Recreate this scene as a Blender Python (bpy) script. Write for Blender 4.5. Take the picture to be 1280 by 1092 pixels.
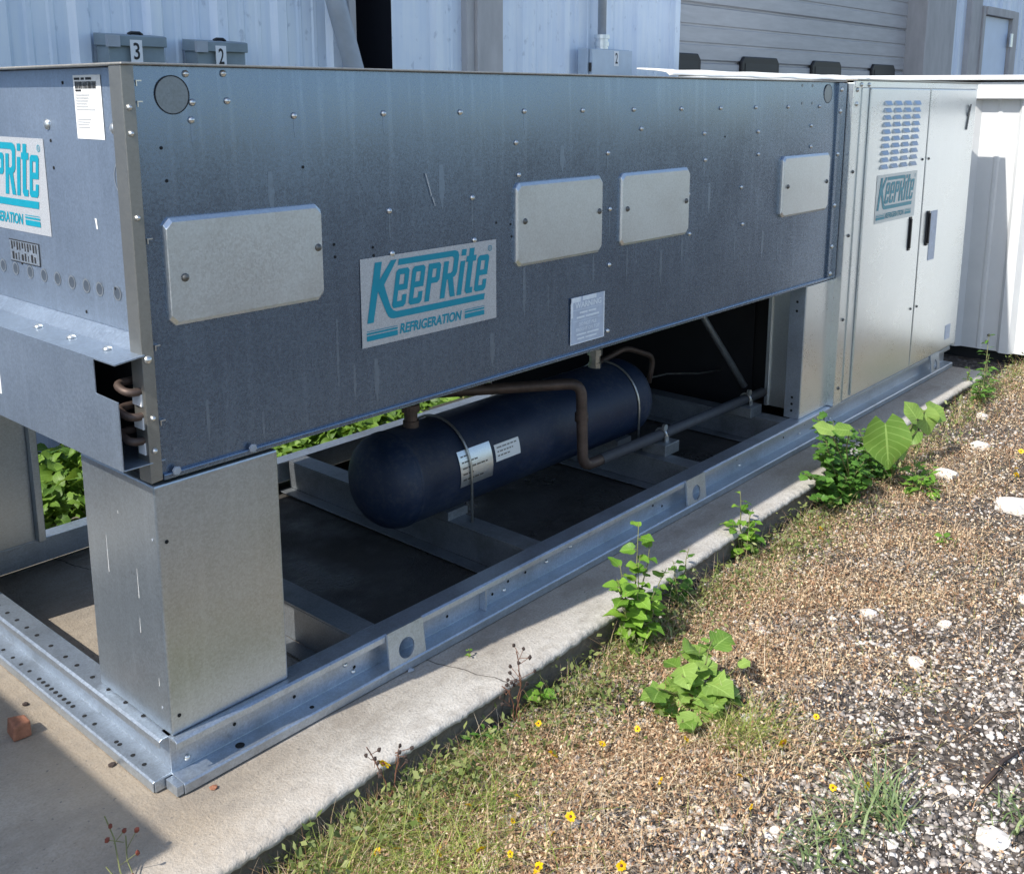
import bpy, bmesh, math, random
import numpy as np
from mathutils import Vector, Matrix
random.seed(7); rng = np.random.default_rng(11)
R = math.radians
S = bpy.context.scene
for o in list(bpy.data.objects): bpy.data.objects.remove(o)
C = S.collection

# ------------------------------------------------------------------ camera
cam_d = bpy.data.cameras.new('camera'); cam = bpy.data.objects.new('camera', cam_d); C.objects.link(cam)
S.camera = cam
cam_d.sensor_fit = 'HORIZONTAL'; cam_d.sensor_width = 36.0; cam_d.lens = 36.0 * 1282.0 / 1280.0
cam_d.shift_y = -158.23 / 1280.0
cam_d.clip_start = 0.05; cam_d.clip_end = 2000
_y, _p = R(41.39678), R(-11.73712)
fw = Vector((math.cos(_y) * math.cos(_p), math.sin(_y) * math.cos(_p), math.sin(_p)))
rt = fw.cross(Vector((0, 0, 1))).normalized(); up = rt.cross(fw)
cam.matrix_world = Matrix(((rt.x, up.x, -fw.x, -1.02104), (rt.y, up.y, -fw.y, -1.89980), (rt.z, up.z, -fw.z, 1.5), (0, 0, 0, 1)))

# ------------------------------------------------------------------ light
SUN = Vector((-0.94, 0.122, 1.0)).normalized()          # towards the sun
wd = bpy.data.worlds.new('World'); S.world = wd; wd.use_nodes = True
nt = wd.node_tree; bg = nt.nodes['Background']
sky = nt.nodes.new('ShaderNodeTexSky'); sky.sky_type = 'NISHITA'; sky.sun_disc = False
sky.sun_elevation = math.asin(SUN.z); sky.sun_rotation = math.atan2(SUN.x, SUN.y)
sky.air_density = 1.0; sky.dust_density = 1.0; sky.ozone_density = 1.0
nt.links.new(sky.outputs[0], bg.inputs[0]); bg.inputs[1].default_value = 0.15
sl = bpy.data.lights.new('sun', 'SUN'); so = bpy.data.objects.new('sun', sl); C.objects.link(so)
sl.energy = 3.9; sl.angle = R(0.53); sl.color = (1.0, 0.95, 0.87)
so.rotation_euler = SUN.to_track_quat('Z', 'Y').to_euler()
S.view_settings.view_transform = 'Standard'; S.view_settings.look = 'None'
S.view_settings.exposure = 0.55; S.view_settings.gamma = 1.0
S.cycles.max_bounces = 8; S.cycles.use_denoising = True

# ------------------------------------------------------------------ materials
def new_mat(name):
    m = bpy.data.materials.new(name); m.use_nodes = True
    return m, m.node_tree, m.node_tree.nodes['Principled BSDF']
class G:
    """small node-graph helper"""
    def __init__(s, t): s.t = t
    def n(s, typ, ins=None, **kw):
        d = s.t.nodes.new(typ)
        for k, v in kw.items(): setattr(d, k, v)
        for k, v in (ins or {}).items():
            if hasattr(v, 'is_output'): s.t.links.new(v, d.inputs[k])
            else: d.inputs[k].default_value = v
        return d
    def co(s, scale=(1, 1, 1), obj=True):
        c = s.n('ShaderNodeTexCoord')
        return s.n('ShaderNodeMapping', {0: c.outputs['Object'], 3: scale}).outputs[0]
    def noise(s, vec, scale, detail=3, rough=.55, dist=0):
        return s.n('ShaderNodeTexNoise', {'Vector': vec, 'Scale': scale, 'Detail': detail, 'Roughness': rough, 'Distortion': dist}).outputs[0]
    def ramp(s, fac, pts):
        d = s.n('ShaderNodeValToRGB', {0: fac}); e = d.color_ramp.elements
        while len(e) < len(pts): e.new(.5)
        for el, (p, c) in zip(e, pts):
            el.position = p; el.color = (*c, 1) if len(c) == 3 else c
        return d.outputs[0]
    def mix(s, fac, a, b, blend='MIX'):
        d = s.n('ShaderNodeMix', data_type='RGBA', blend_type=blend)
        for sock, v in ((d.inputs[0], fac), (d.inputs[6], a), (d.inputs[7], b)):
            if hasattr(v, 'is_output'): s.t.links.new(v, sock)
            else: sock.default_value = v if not isinstance(v, tuple) or len(v) == 4 else (*v, 1)
        return d.outputs[2]
    def math(s, op, a, b=0.0, c=0.0):
        return s.n('ShaderNodeMath', {0: a, 1: b, 2: c}, operation=op).outputs[0]
    def bump(s, h, strength, dist=.01, normal=None):
        i = {'Height': h, 'Strength': strength, 'Distance': dist}
        if normal: i['Normal'] = normal
        return s.n('ShaderNodeBump', i).outputs[0]
def L(s, b, name): s.t.links.new(b, s.t.nodes['Principled BSDF'].inputs[name])
def g3(v): return (v, v, v)

def galv(name, base, metallic=.7, rough=.42, var=.16, streak=.2, wave=.25, grime=.0):
    m, t, p = new_mat(name); g = G(t); v = g.co()
    sp = g.n('ShaderNodeTexVoronoi', {'Vector': v, 'Scale': 240.0, 'Randomness': 1.0}, feature='F1').outputs['Color']
    spf = g.n('ShaderNodeSeparateColor', {0: sp}).outputs[0]
    fine = g.noise(g.co((1, 1, .35)), 420, 2)
    big = g.noise(v, 3.2, 4, .6)
    st = g.noise(g.co((34, 34, 1.4)), 1.0, 4, .65)
    f = g.math('ADD', g.math('MULTIPLY', spf, .28), g.math('MULTIPLY', fine, .42))
    f = g.math('ADD', f, g.math('MULTIPLY', big, .6))
    d = tuple(max(0, c * (1 - var * 1.6)) for c in base); l = tuple(min(1, c * (1 + var * 1.5)) for c in base)
    c = g.ramp(f, [(.35, d), (.95, l)])
    sm = g.ramp(st, [(.52, g3(0)), (.75, g3(1))])
    c = g.mix(g.math('MULTIPLY', sm, streak), c, tuple(min(1, x * 1.55 + .03) for x in base))
    if grime:
        gm = g.ramp(g.noise(v, 7, 5, .7), [(.5, g3(0)), (.72, g3(1))])
        c = g.mix(g.math('MULTIPLY', gm, grime), c, (base[0] * .42, base[1] * .38, base[2] * .33))
    L(g, c, 'Base Color'); p.inputs['Metallic'].default_value = metallic
    r = g.n('ShaderNodeMapRange', {0: f, 1: .35, 2: .95, 3: rough - .06, 4: rough + .1}).outputs[0]
    L(g, r, 'Roughness')
    n1 = g.bump(g.noise(v, 1.7, 1, .3), wave, .012)
    n2 = g.bump(fine, .04, .0005, n1)
    L(g, n2, 'Normal')
    return m
def plain(name, col, rough=.5, metallic=0.0, var=.12, scale=14, spec=.5, stretch=(1, 1, 1), bump=.05):
    m, t, p = new_mat(name); g = G(t); v = g.co(stretch)
    n = g.noise(v, scale, 5, .65)
    c = g.ramp(n, [(.3, tuple(x * (1 - var) for x in col)), (.7, tuple(min(1, x * (1 + var)) for x in col))])
    L(g, c, 'Base Color'); p.inputs['Roughness'].default_value = rough; p.inputs['Metallic'].default_value = metallic
    p.inputs['Specular IOR Level'].default_value = spec
    if bump: L(g, g.bump(g.noise(v, scale * 6, 3), bump, .002), 'Normal')
    return m
def leafm(name, a, b, trans=.35):
    m, t, p = new_mat(name); g = G(t)
    ri = g.n('ShaderNodeNewGeometry').outputs['Random Per Island']
    nz = g.noise(g.co(), 30, 3)
    c = g.ramp(g.math('ADD', g.math('MULTIPLY', ri, .75), g.math('MULTIPLY', nz, .3)), [(.1, a), (.9, b)])
    at_ = g.n('ShaderNodeAttribute', attribute_name='leaf_uv'); sx_ = g.n('ShaderNodeSeparateXYZ', {0: at_.outputs['Vector']})
    u_, w_ = sx_.outputs[0], g.math('SUBTRACT', sx_.outputs[1], 1.0)
    has = g.math('GREATER_THAN', sx_.outputs[1], .5)
    rib = g.math('LESS_THAN', w_, .045)
    vein = g.math('GREATER_THAN', g.math('SINE', g.math('MULTIPLY', g.math('SUBTRACT', u_, g.math('MULTIPLY', w_, .28)), 44.0)), .93)
    vm = g.math('MULTIPLY', has, g.math('MAXIMUM', rib, g.math('MULTIPLY', vein, .6)))
    c = g.mix(g.math('MULTIPLY', vm, .5), c, tuple(min(1, q * 1.5 + .05) for q in b))
    spot = g.ramp(g.noise(g.co(), 55, 3, .6), [(.66, g3(0)), (.72, g3(1))])
    c = g.mix(g.math('MULTIPLY', g.math('MULTIPLY', spot, has), .55), c, (.30, .24, .07))
    L(g, c, 'Base Color'); p.inputs['Roughness'].default_value = .48
    p.inputs['Specular IOR Level'].default_value = .35
    tr = g.n('ShaderNodeBsdfTranslucent', {0: g.mix(.5, c, (.22, .30, .02), 'MIX')})
    mx = g.n('ShaderNodeMixShader', {0: trans, 1: p.outputs[0], 2: tr.outputs[0]})
    t.links.new(mx.outputs[0], t.nodes['Material Output'].inputs[0])
    return m

M = {}
M['panel'] = galv('dark_galvanized_sheet', (.205, .27, .365), .84, .25, .09, .30, .2)
M['end'] = galv('end_galvanized_sheet', (.37, .44, .53), .78, .38, .12, .2, .3)
M['plate'] = galv('cover_plate_zinc', (.70, .74, .76), .9, .36, .08, .08, .3)
M['leg'] = galv('leg_zinc', (.47, .525, .57), .87, .33, .12, .12, .35)
M['post'] = galv('corner_post_zinc', (.30, .30, .28), .8, .42, .06, .05, .1)
M['rail'] = galv('rail_zinc', (.46, .52, .59), .8, .38, .14, .12, .25, .35)
M['beam'] = galv('beam_zinc', (.24, .26, .28), .7, .5, .18, .1, .2, .5)
M['cab'] = galv('cabinet_zinc', (.73, .775, .79), .88, .30, .05, .08, .35)
M['streak'] = galv('water_streak', (.245, .31, .40), .84, .34, .1, .2, .1)
M['lid'] = galv('lid_zinc', (.42, .40, .36), .6, .45, .12, .1, .2)
M['screw'] = plain('screw_zinc', (.75, .75, .72), .28, .9, .05, 80, bump=0)
M['darkscrew'] = plain('dull_screw', (.16, .16, .15), .45, .7, .1, 80, bump=0)
M['hole'] = plain('hole_black', (.008, .009, .011), .9, 0, .1, 50, bump=0)
M['disc'] = galv('knockout_disc', (.25, .28, .31), .85, .36, .12, .1, .1)
M['gap'] = plain('gap_black', (.012, .013, .015), .8, 0, .1, 20, bump=0)
M['under'] = plain('underside_shade', (.012, .013, .016), .7, .2, .2, 8)  # near-black colour stands for the shade under and inside the machine
def tankm():
    m, t, p = new_mat('tank_navy_paint'); g = G(t); v = g.co()
    n = g.noise(v, 5, 6, .65); n2 = g.noise(v, 60, 4, .7); n3 = g.noise(g.co((3, 40, 40)), 1.0, 4)
    c = g.ramp(n, [(.3, (.006, .015, .040)), (.7, (.014, .030, .072))])
    c = g.mix(g.ramp(g.math('ADD', g.math('MULTIPLY', n, .5), g.math('MULTIPLY', n2, .5)), [(.50, g3(0)), (.66, g3(.55))]), c, (.075, .08, .085))
    c = g.mix(g.ramp(g.noise(v, 11, 5, .75), [(.66, g3(0)), (.72, g3(.8))]), c, (.006, .007, .009))
    L(g, c, 'Base Color'); L(g, g.n('ShaderNodeMapRange', {0: n, 1: .3, 2: .7, 3: .38, 4: .68}).outputs[0], 'Roughness')
    L(g, g.bump(n2, .1, .003), 'Normal'); return m
M['tank'] = tankm()
M['strap'] = plain('strap_steel', (.45, .45, .42), .35, .85, .15, 40)
M['copper'] = plain('oxidised_copper', (.10, .072, .06), .55, .45, .3, 25)
M['ins'] = plain('insulated_pipe', (.055, .06, .07), .6, 0, .2, 30)
M['teal'] = plain('teal_print', (.002, .29, .40), .4, 0, .05, 30, bump=0)
M['doorteal'] = plain('faded_teal_print', (.01, .29, .37), .4, .0, .1, 30, bump=0)
M['film'] = plain('speckled_sticker_film', (.56, .58, .60), .45, .35, .22, 320, bump=0)
M['doorfilm'] = plain('clear_sticker_film', (.50, .56, .58), .35, .5, .05, 80, bump=0)
M['paper'] = plain('white_label', (.82, .83, .82), .5, 0, .03, 30, bump=0)
M['warnbg'] = plain('faded_warning_film', (.50, .57, .68), .5, 0, .12, 30, bump=0)
M['warntx'] = plain('worn_white_print', (.82, .88, .96), .5, 0, .1, 60, bump=0)
M['ink'] = plain('black_ink', (.02, .02, .022), .6, 0, .1, 40, bump=0)
M['greyink'] = plain('grey_ink', (.45, .46, .47), .6, 0, .1, 40, bump=0)
M['numwhite'] = plain('number_sticker', (.78, .80, .82), .5, 0, .04, 30, bump=0)
M['ebox'] = plain('electrical_box_grey', (.22, .28, .32), .5, .1, .12, 9)
M['ebox2'] = plain('light_grey_box', (.45, .54, .64), .45, .1, .08, 9)
M['black'] = plain('black_rubber', (.012, .012, .014), .5, 0, .2, 20)
M['conduit'] = plain('grey_conduit', (.36, .40, .45), .5, .1, .1, 12)
M['white'] = plain('white_painted_steel', (.66, .675, .68), .4, 0, .05, 6)
M['board'] = plain('white_sheet', (.84, .84, .80), .5, 0, .05, 9)
M['brick'] = plain('red_brick', (.30, .13, .075), .9, 0, .35, 40, bump=.6)
M['bark'] = plain('plant_stem', (.16, .17, .06), .7, 0, .3, 60)
M['redstem'] = plain('red_brown_stem', (.16, .07, .04), .7, 0, .3, 60)
M['twig'] = plain('dead_twig', (.05, .035, .03), .9, 0, .3, 60)
M['leaf'] = leafm('leaf_bright', (.07, .20, .02), (.26, .46, .06))
M['leafdk'] = leafm('leaf_mid', (.045, .13, .02), (.13, .29, .045))
M['leafbig'] = leafm('leaf_broad', (.12, .25, .035), (.32, .47, .11))
M['shrub'] = leafm('leaf_shrub', (.04, .11, .016), (.20, .34, .05))
M['grass'] = leafm('grass_blades', (.16, .25, .035), (.44, .48, .13), .3)
M['coarse'] = leafm('coarse_grass', (.10, .17, .06), (.30, .38, .17), .25)
M['cover'] = leafm('low_weeds', (.09, .14, .03), (.30, .33, .12), .25)
def drym():
    m = leafm('dry_weeds', (.2, .1, .05), (.8, .6, .4), .2); t = m.node_tree
    rp = [n for n in t.nodes if n.type == 'VALTORGB'][0].color_ramp
    rp.elements[0].position = .05; rp.elements[0].color = (.13, .065, .035, 1); rp.elements[1].position = .98; rp.elements[1].color = (.88, .76, .58, 1)
    for p_, c_ in ((.25, (.38, .20, .11, 1)), (.48, (.66, .44, .27, 1)), (.75, (.78, .62, .41, 1))): rp.elements.new(p_).color = c_
    return m
M['dry'] = drym()
M['petal'] = leafm('yellow_petal', (.85, .52, .005), (.95, .68, .01), .3)
M['bud'] = plain('red_bud', (.16, .035, .02), .7, 0, .3, 60)

def wall_mat():
    m, t, p = new_mat('grey_blue_wall_steel'); g = G(t); v = g.co()
    n = g.noise(v, 3.0, 5, .6)
    st = g.noise(g.co((16, 16, .7)), 1.0, 4, .6)
    spk = g.ramp(g.noise(g.co((1, 1, .6)), 22, 3, .5), [(.64, g3(0)), (.74, g3(1))])
    c = g.ramp(g.math('ADD', g.math('MULTIPLY', n, .4), g.math('MULTIPLY', st, .6)), [(.3, (.60, .70, .85)), (.7, (.82, .88, .93))])
    c = g.mix(g.math('MULTIPLY', spk, .5), c, (.36, .42, .52))
    L(g, c, 'Base Color'); p.inputs['Roughness'].default_value = .5; p.inputs['Metallic'].default_value = .15
    L(g, g.bump(n, .15, .01), 'Normal')
    return m
M['wall'] = wall_mat()
M['walltrim'] = plain('weathered_trim', (.42, .415, .42), .6, .1, .12, 10, stretch=(1, 1, .3))
M['rolldoor'] = plain('roller_door_grey', (.47, .47, .48), .5, .1, .1, 3, stretch=(1, 1, 8))
M['mandoor'] = plain('pale_blue_door', (.60, .72, .88), .45, 0, .05, 3)
M['dark'] = plain('dark_opening', (.006, .008, .016), .9, 0, .1, 5, bump=0)
M['winglass'] = plain('dark_window_glass', (.02, .023, .027), .5, 0, .1, 5, bump=0)

def concrete():
    m, t, p = new_mat('pad_concrete'); g = G(t); v = g.co()
    n1 = g.noise(v, 2.2, 5, .6); n2 = g.noise(v, 34, 5, .7); n3 = g.noise(v, 160, 2)
    x = g.n('ShaderNodeSeparateXYZ', {0: g.n('ShaderNodeTexCoord').outputs['Object']})
    c = g.ramp(n1, [(.3, (.34, .295, .24)), (.52, (.45, .42, .375)), (.7, (.50, .48, .44))])
    c = g.mix(.45, c, g.ramp(n2, [(.3, (.27, .24, .20)), (.6, (.55, .53, .49))]))
    c = g.mix(.3, c, g.ramp(n3, [(.35, (.18, .16, .14)), (.6, (.62, .60, .56))]))
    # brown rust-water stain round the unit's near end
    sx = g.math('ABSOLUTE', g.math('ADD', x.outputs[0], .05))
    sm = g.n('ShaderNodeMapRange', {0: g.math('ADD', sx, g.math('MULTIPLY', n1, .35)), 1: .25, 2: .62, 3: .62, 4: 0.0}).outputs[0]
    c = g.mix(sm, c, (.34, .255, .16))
    st2 = g.ramp(g.noise(g.co((1.3, 2.6, 1)), 2.4, 6, .72), [(.48, g3(0)), (.62, g3(.6))])
    c = g.mix(st2, c, (.235, .21, .18))
    shade_dirt = g.n('ShaderNodeMapRange', {0: g.math('ADD', x.outputs[1], g.math('MULTIPLY', g.math('SUBTRACT', n2, .5), .12)), 1: -.22, 2: -.10, 3: 0.0, 4: .45}).outputs[0]  # strip in the unit's shadow painted darker brown, dirt included
    c = g.mix(shade_dirt, c, (.20, .165, .125))
    sp2 = g.ramp(g.noise(v, 75, 2, .5), [(.68, g3(0)), (.73, g3(.7))])
    c = g.mix(sp2, c, (.12, .11, .10))
    # shade underneath the machine painted near-black over the damp slab
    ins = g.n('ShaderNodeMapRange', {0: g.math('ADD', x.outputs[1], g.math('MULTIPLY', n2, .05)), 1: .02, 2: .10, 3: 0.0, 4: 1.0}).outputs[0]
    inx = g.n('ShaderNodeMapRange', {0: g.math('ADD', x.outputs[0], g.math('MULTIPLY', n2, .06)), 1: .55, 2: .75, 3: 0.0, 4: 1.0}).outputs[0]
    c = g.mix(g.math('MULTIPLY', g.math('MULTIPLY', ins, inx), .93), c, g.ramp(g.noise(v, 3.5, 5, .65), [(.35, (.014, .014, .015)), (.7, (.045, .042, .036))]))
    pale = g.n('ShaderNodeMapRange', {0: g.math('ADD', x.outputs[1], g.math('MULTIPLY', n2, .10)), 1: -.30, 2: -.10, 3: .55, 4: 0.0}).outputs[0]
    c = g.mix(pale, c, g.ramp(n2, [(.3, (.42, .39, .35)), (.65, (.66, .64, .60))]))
    soil_shade = g.n('ShaderNodeMapRange', {0: g.math('ADD', x.outputs[2], g.math('MULTIPLY', g.math('SUBTRACT', n2, .5), .02)), 1: -.026, 2: -.016, 3: .80, 4: 0.0}).outputs[0]  # front face darkened in colour: soil plus the shade it stands in
    c = g.mix(soil_shade, c, g.ramp(n2, [(.3, (.06, .052, .045)), (.7, (.17, .15, .13))]))
    # crack across the pad
    w = g.math('ADD', x.outputs[0], g.math('MULTIPLY', g.noise(v, 9, 3), .05))
    w = g.math('ADD', w, g.math('MULTIPLY', x.outputs[1], .28))
    cr = g.math('LESS_THAN', g.math('ABSOLUTE', g.math('SUBTRACT', w, .745)), .0022)
    c = g.mix(g.math('MULTIPLY', cr, .8), c, (.06, .05, .04))
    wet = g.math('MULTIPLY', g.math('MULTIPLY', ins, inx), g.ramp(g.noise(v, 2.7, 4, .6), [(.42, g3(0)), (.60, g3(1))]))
    L(g, c, 'Base Color'); L(g, g.n('ShaderNodeMapRange', {0: wet, 1: 0.0, 2: 1.0, 3: .9, 4: .22}).outputs[0], 'Roughness')
    L(g, g.bump(n3, .5, .004, g.bump(n2, .5, .01)), 'Normal')
    return m
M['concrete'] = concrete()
def groundm():
    m, t, p = new_mat('gravel_dirt'); g = G(t); v = g.co()
    n = g.noise(v, 60, 5, .7); n1 = g.noise(v, 1.3, 4, .6)
    vo = g.n('ShaderNodeTexVoronoi', {'Vector': v, 'Scale': 55.0}, feature='F1')
    s = g.n('ShaderNodeSeparateColor', {0: vo.outputs['Color']}).outputs[0]
    c = g.ramp(s, [(.0, (.035, .031, .029)), (.45, (.07, .062, .056)), (.8, (.20, .18, .165)), (1.0, (.38, .36, .335))])
    c = g.mix(.55, c, g.ramp(n, [(.35, (.018, .016, .015)), (.65, (.085, .07, .058))]))
    c = g.mix(g.ramp(n1, [(.45, g3(0)), (.65, g3(.45))]), c, (.12, .08, .05))
    L(g, c, 'Base Color'); p.inputs['Roughness'].default_value = .95
    L(g, g.bump(n, .6, .012, g.bump(vo.outputs['Distance'], .8, .02)), 'Normal')
    return m
M['ground'] = groundm()
def stonem(name, cols, sc=50):
    m, t, p = new_mat(name); g = G(t); v = g.co()
    ri = g.n('ShaderNodeNewGeometry').outputs['Random Per Island']
    c = g.ramp(ri, cols)
    c = g.mix(.5, c, g.ramp(g.noise(v, sc, 4, .7), [(.3, (.35, .33, .31)), (.7, (1.0, .98, .95))]), 'MULTIPLY')
    c = g.mix(1.0, c, (1.25, 1.22, 1.2), 'MULTIPLY')
    L(g, c, 'Base Color'); p.inputs['Roughness'].default_value = .85
    L(g, g.bump(g.noise(v, sc * 3, 3), .5, .004), 'Normal')
    return m
M['gravel'] = stonem('gravel_stones', [(0, (.04, .036, .034)), (.20, (.095, .085, .078)), (.40, (.22, .20, .182)), (.62, (.38, .35, .325)), (.84, (.56, .54, .51)), (1, (.80, .79, .76))])
M['rock'] = stonem('limestone_rock', [(0, (.50, .48, .45)), (1, (.74, .72, .68))], 25)

# ------------------------------------------------------------------ mesh helpers
class MB:
    def __init__(s): s.v = []; s.f = []; s.sm = False
    def add(s, vs, fs):
        b = len(s.v); s.v += [tuple(p) for p in vs]; s.f += [tuple(b + i for i in f) for f in fs]; return s
    def box(s, x0, x1, y0, y1, z0, z1):
        return s.add([(x0, y0, z0), (x1, y0, z0), (x1, y1, z0), (x0, y1, z0), (x0, y0, z1), (x1, y0, z1), (x1, y1, z1), (x0, y1, z1)],
                     [(0, 3, 2, 1), (4, 5, 6, 7), (0, 1, 5, 4), (1, 2, 6, 5), (2, 3, 7, 6), (3, 0, 4, 7)])
    def prism(s, poly, a, b, axis):
        """poly in the two other axes, extruded from a to b along axis"""
        n = len(poly)
        def P(p, t):
            return {'x': (t, p[0], p[1]), 'y': (p[0], t, p[1]), 'z': (p[0], p[1], t)}[axis]
        vs = [P(p, a) for p in poly] + [P(p, b) for p in poly]
        fs = [tuple(range(n))[::-1], tuple(range(n, 2 * n))] + [(i, (i + 1) % n, n + (i + 1) % n, n + i) for i in range(n)]
        return s.add(vs, fs)
    def tube(s, path, r, seg=12, cap=True):
        path = [Vector(p) for p in path]; n = len(path); vs = []
        rr = r if isinstance(r, (list, tuple)) else [r] * n
        t0 = (path[1] - path[0]).normalized()
        u = t0.orthogonal().normalized()
        for i, p in enumerate(path):
            t = ((path[min(i + 1, n - 1)] - p).normalized() + (p - path[max(i - 1, 0)]).normalized()).normalized()
            u = (u - t * u.dot(t)).normalized(); w = t.cross(u)
            for k in range(seg):
                a = 2 * math.pi * k / seg
                vs.append(p + (u * math.cos(a) + w * math.sin(a)) * rr[i])
        fs = [(i * seg + k, i * seg + (k + 1) % seg, (i + 1) * seg + (k + 1) % seg, (i + 1) * seg + k) for i in range(n - 1) for k in range(seg)]
        if cap: fs += [tuple(range(seg))[::-1], tuple((n - 1) * seg + k for k in range(seg))]
        return s.add(vs, fs)
    def lathe(s, prof, o, axis, seg=24):
        """prof: (distance along axis, radius)"""
        ax = Vector(axis).normalized(); u = ax.orthogonal().normalized(); w = ax.cross(u); o = Vector(o); vs = []
        for d, r in prof:
            for k in range(seg):
                a = 2 * math.pi * k / seg
                vs.append(o + ax * d + (u * math.cos(a) + w * math.sin(a)) * r)
        n = len(prof)
        fs = [(i * seg + k, i * seg + (k + 1) % seg, (i + 1) * seg + (k + 1) % seg, (i + 1) * seg + k) for i in range(n - 1) for k in range(seg)]
        fs += [tuple(range(seg))[::-1], tuple((n - 1) * seg + k for k in range(seg))]
        return s.add(vs, fs)
def bend(pts, r, n=6):
    """polyline with rounded corners"""
    pts = [Vector(p) for p in pts]; out = [pts[0]]
    for i in range(1, len(pts) - 1):
        a, b, c = pts[i - 1], pts[i], pts[i + 1]
        p0 = b + (a - b).normalized() * r; p1 = b + (c - b).normalized() * r
        for k in range(n + 1):
            t = k / n; out.append(p0 * (1 - t) ** 2 + b * 2 * t * (1 - t) + p1 * t * t)
    return out + [pts[-1]]
def link(o, parent=None):
    C.objects.link(o)
    if parent is not None:
        o.parent = parent; o.matrix_parent_inverse = parent_world(parent).inverted()
    return o
def parent_world(o):
    m = Matrix.Translation(o.location)
    return m
def obj(name, mb, mat, parent=None, smooth=False, bev=0, fixn=True):
    me = bpy.data.meshes.new(name); me.from_pydata(mb.v, [], mb.f); me.update()
    if fixn:
        b = bmesh.new(); b.from_mesh(me); bmesh.ops.recalc_face_normals(b, faces=b.faces); b.to_mesh(me); b.free()
    me.materials.append(mat)
    if smooth: me.polygons.foreach_set('use_smooth', [True] * len(me.polygons))
    o = bpy.data.objects.new(name, me); link(o, parent)
    if bev:
        d = o.modifiers.new('bevel', 'BEVEL'); d.width = bev; d.segments = 2; d.limit_method = 'ANGLE'; d.angle_limit = R(40)
    if smooth == 'auto':
        e = o.modifiers.new('split', 'EDGE_SPLIT'); e.split_angle = R(40)
    return o
def npobj(name, V, F, mat, parent=None, smooth=False):
    """fast mesh from numpy: V (n,3), F (m,k)"""
    me = bpy.data.meshes.new(name); k = F.shape[1]; m = len(F)
    me.vertices.add(len(V)); me.vertices.foreach_set('co', V.astype(np.float32).ravel())
    me.loops.add(m * k); me.loops.foreach_set('vertex_index', F.astype(np.int32).ravel())
    me.polygons.add(m); me.polygons.foreach_set('loop_start', np.arange(0, m * k, k, dtype=np.int32))
    if smooth: me.polygons.foreach_set('use_smooth', np.ones(m, dtype=bool))
    me.update(calc_edges=True); me.validate(); me.materials.append(mat)
    o = bpy.data.objects.new(name, me); link(o, parent); return o
def inst(first, loc, parent):
    """another copy of a small part, sharing its mesh"""
    o = first.copy(); C.objects.link(o); o.parent = parent; o.matrix_parent_inverse = parent_world(parent).inverted(); o.location = loc
    return o
def thing(name, label, cat, loc=(0, 0, 0), group=None):
    o = bpy.data.objects.new(name, None); C.objects.link(o); o.location = loc; o.empty_display_size = .1
    o['label'] = label; o['category'] = cat
    if group: o['group'] = group
    return o
def tag(o, label, cat, group=None):
    o['label'] = label; o['category'] = cat
    if group: o['group'] = group
    return o
def kind(o, k): o['kind'] = k; return o

def leaf_uv(o, n):
    """along / across coordinate of every leaf, for its veins"""
    k_ = len(o.data.vertices) // (n * 5); t_ = np.repeat(np.linspace(0, 1, n), 5); a_ = np.tile([1, .5, 0, .5, 1], n) + 1.0
    at = o.data.attributes.new('leaf_uv', 'FLOAT_VECTOR', 'POINT')
    at.data.foreach_set('vector', np.tile(np.stack([t_, a_, np.zeros_like(t_)], 1), (k_, 1)).astype(np.float32).ravel())
    return o
def curve_mesh(splines):
    """filled flat outline (with holes) in XY -> list of verts, faces"""
    cu = bpy.data.curves.new('outline', 'CURVE'); cu.dimensions = '2D'; cu.fill_mode = 'FRONT'
    for sp in splines:
        s = cu.splines.new('POLY'); s.points.add(len(sp) - 1); s.use_cyclic_u = True
        for p, q in zip(s.points, sp): p.co = (q[0], q[1], 0, 1)
    return _to_mesh(cu)
def _to_mesh(cu):
    o = bpy.data.objects.new('tmp', cu); C.objects.link(o)
    dg = bpy.context.evaluated_depsgraph_get(); dg.update()
    me = o.evaluated_get(dg).to_mesh()
    v = [tuple(x.co) for x in me.vertices]; f = [tuple(p.vertices) for p in me.polygons]
    o.evaluated_get(dg).to_mesh_clear(); bpy.data.objects.remove(o); bpy.data.curves.remove(cu)
    return v, f
_tc = {}
def text2d(s, x0, y0, w, h, shear=0.0, bold=0.0):
    """letters filled flat, fitted into the box"""
    cu = bpy.data.curves.new('txt', 'FONT'); cu.body = s; cu.fill_mode = 'FRONT'; cu.size = 1.0; cu.offset = bold; cu.resolution_u = 3
    v, f = _to_mesh(cu)
    a = np.array(v); mn = a.min(0); mx = a.max(0)
    k = np.stack([(a[:, 0] - mn[0]) / (mx[0] - mn[0]) * w + x0, (a[:, 1] - mn[1]) / (mx[1] - mn[1]) * h + y0], 1)
    k[:, 0] += shear * (k[:, 1] - y0)
    return [(p[0], p[1], 0) for p in k], f
def on_front(x0, y, z0): return lambda p: (x0 + p[0], y, z0 + p[1])            # face looking along -Y
def on_end(x, y0, z0): return lambda p: (x, y0 - p[0], z0 + p[1])               # face looking along -X
def flat(name, pieces, tf, mat, parent):
    mb = MB()
    for v, f in pieces: mb.add([tf(p) for p in v], f)
    return obj(name, mb, mat, parent, fixn=False)
def rect(x0, y0, x1, y1): return ([(x0, y0, 0), (x1, y0, 0), (x1, y1, 0), (x0, y1, 0)], [(0, 1, 2, 3)])
def circ(cx, cy, r, n=20): return [(cx + r * math.cos(2 * math.pi * k / n), cy + r * math.sin(2 * math.pi * k / n)) for k in range(n)]

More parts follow.
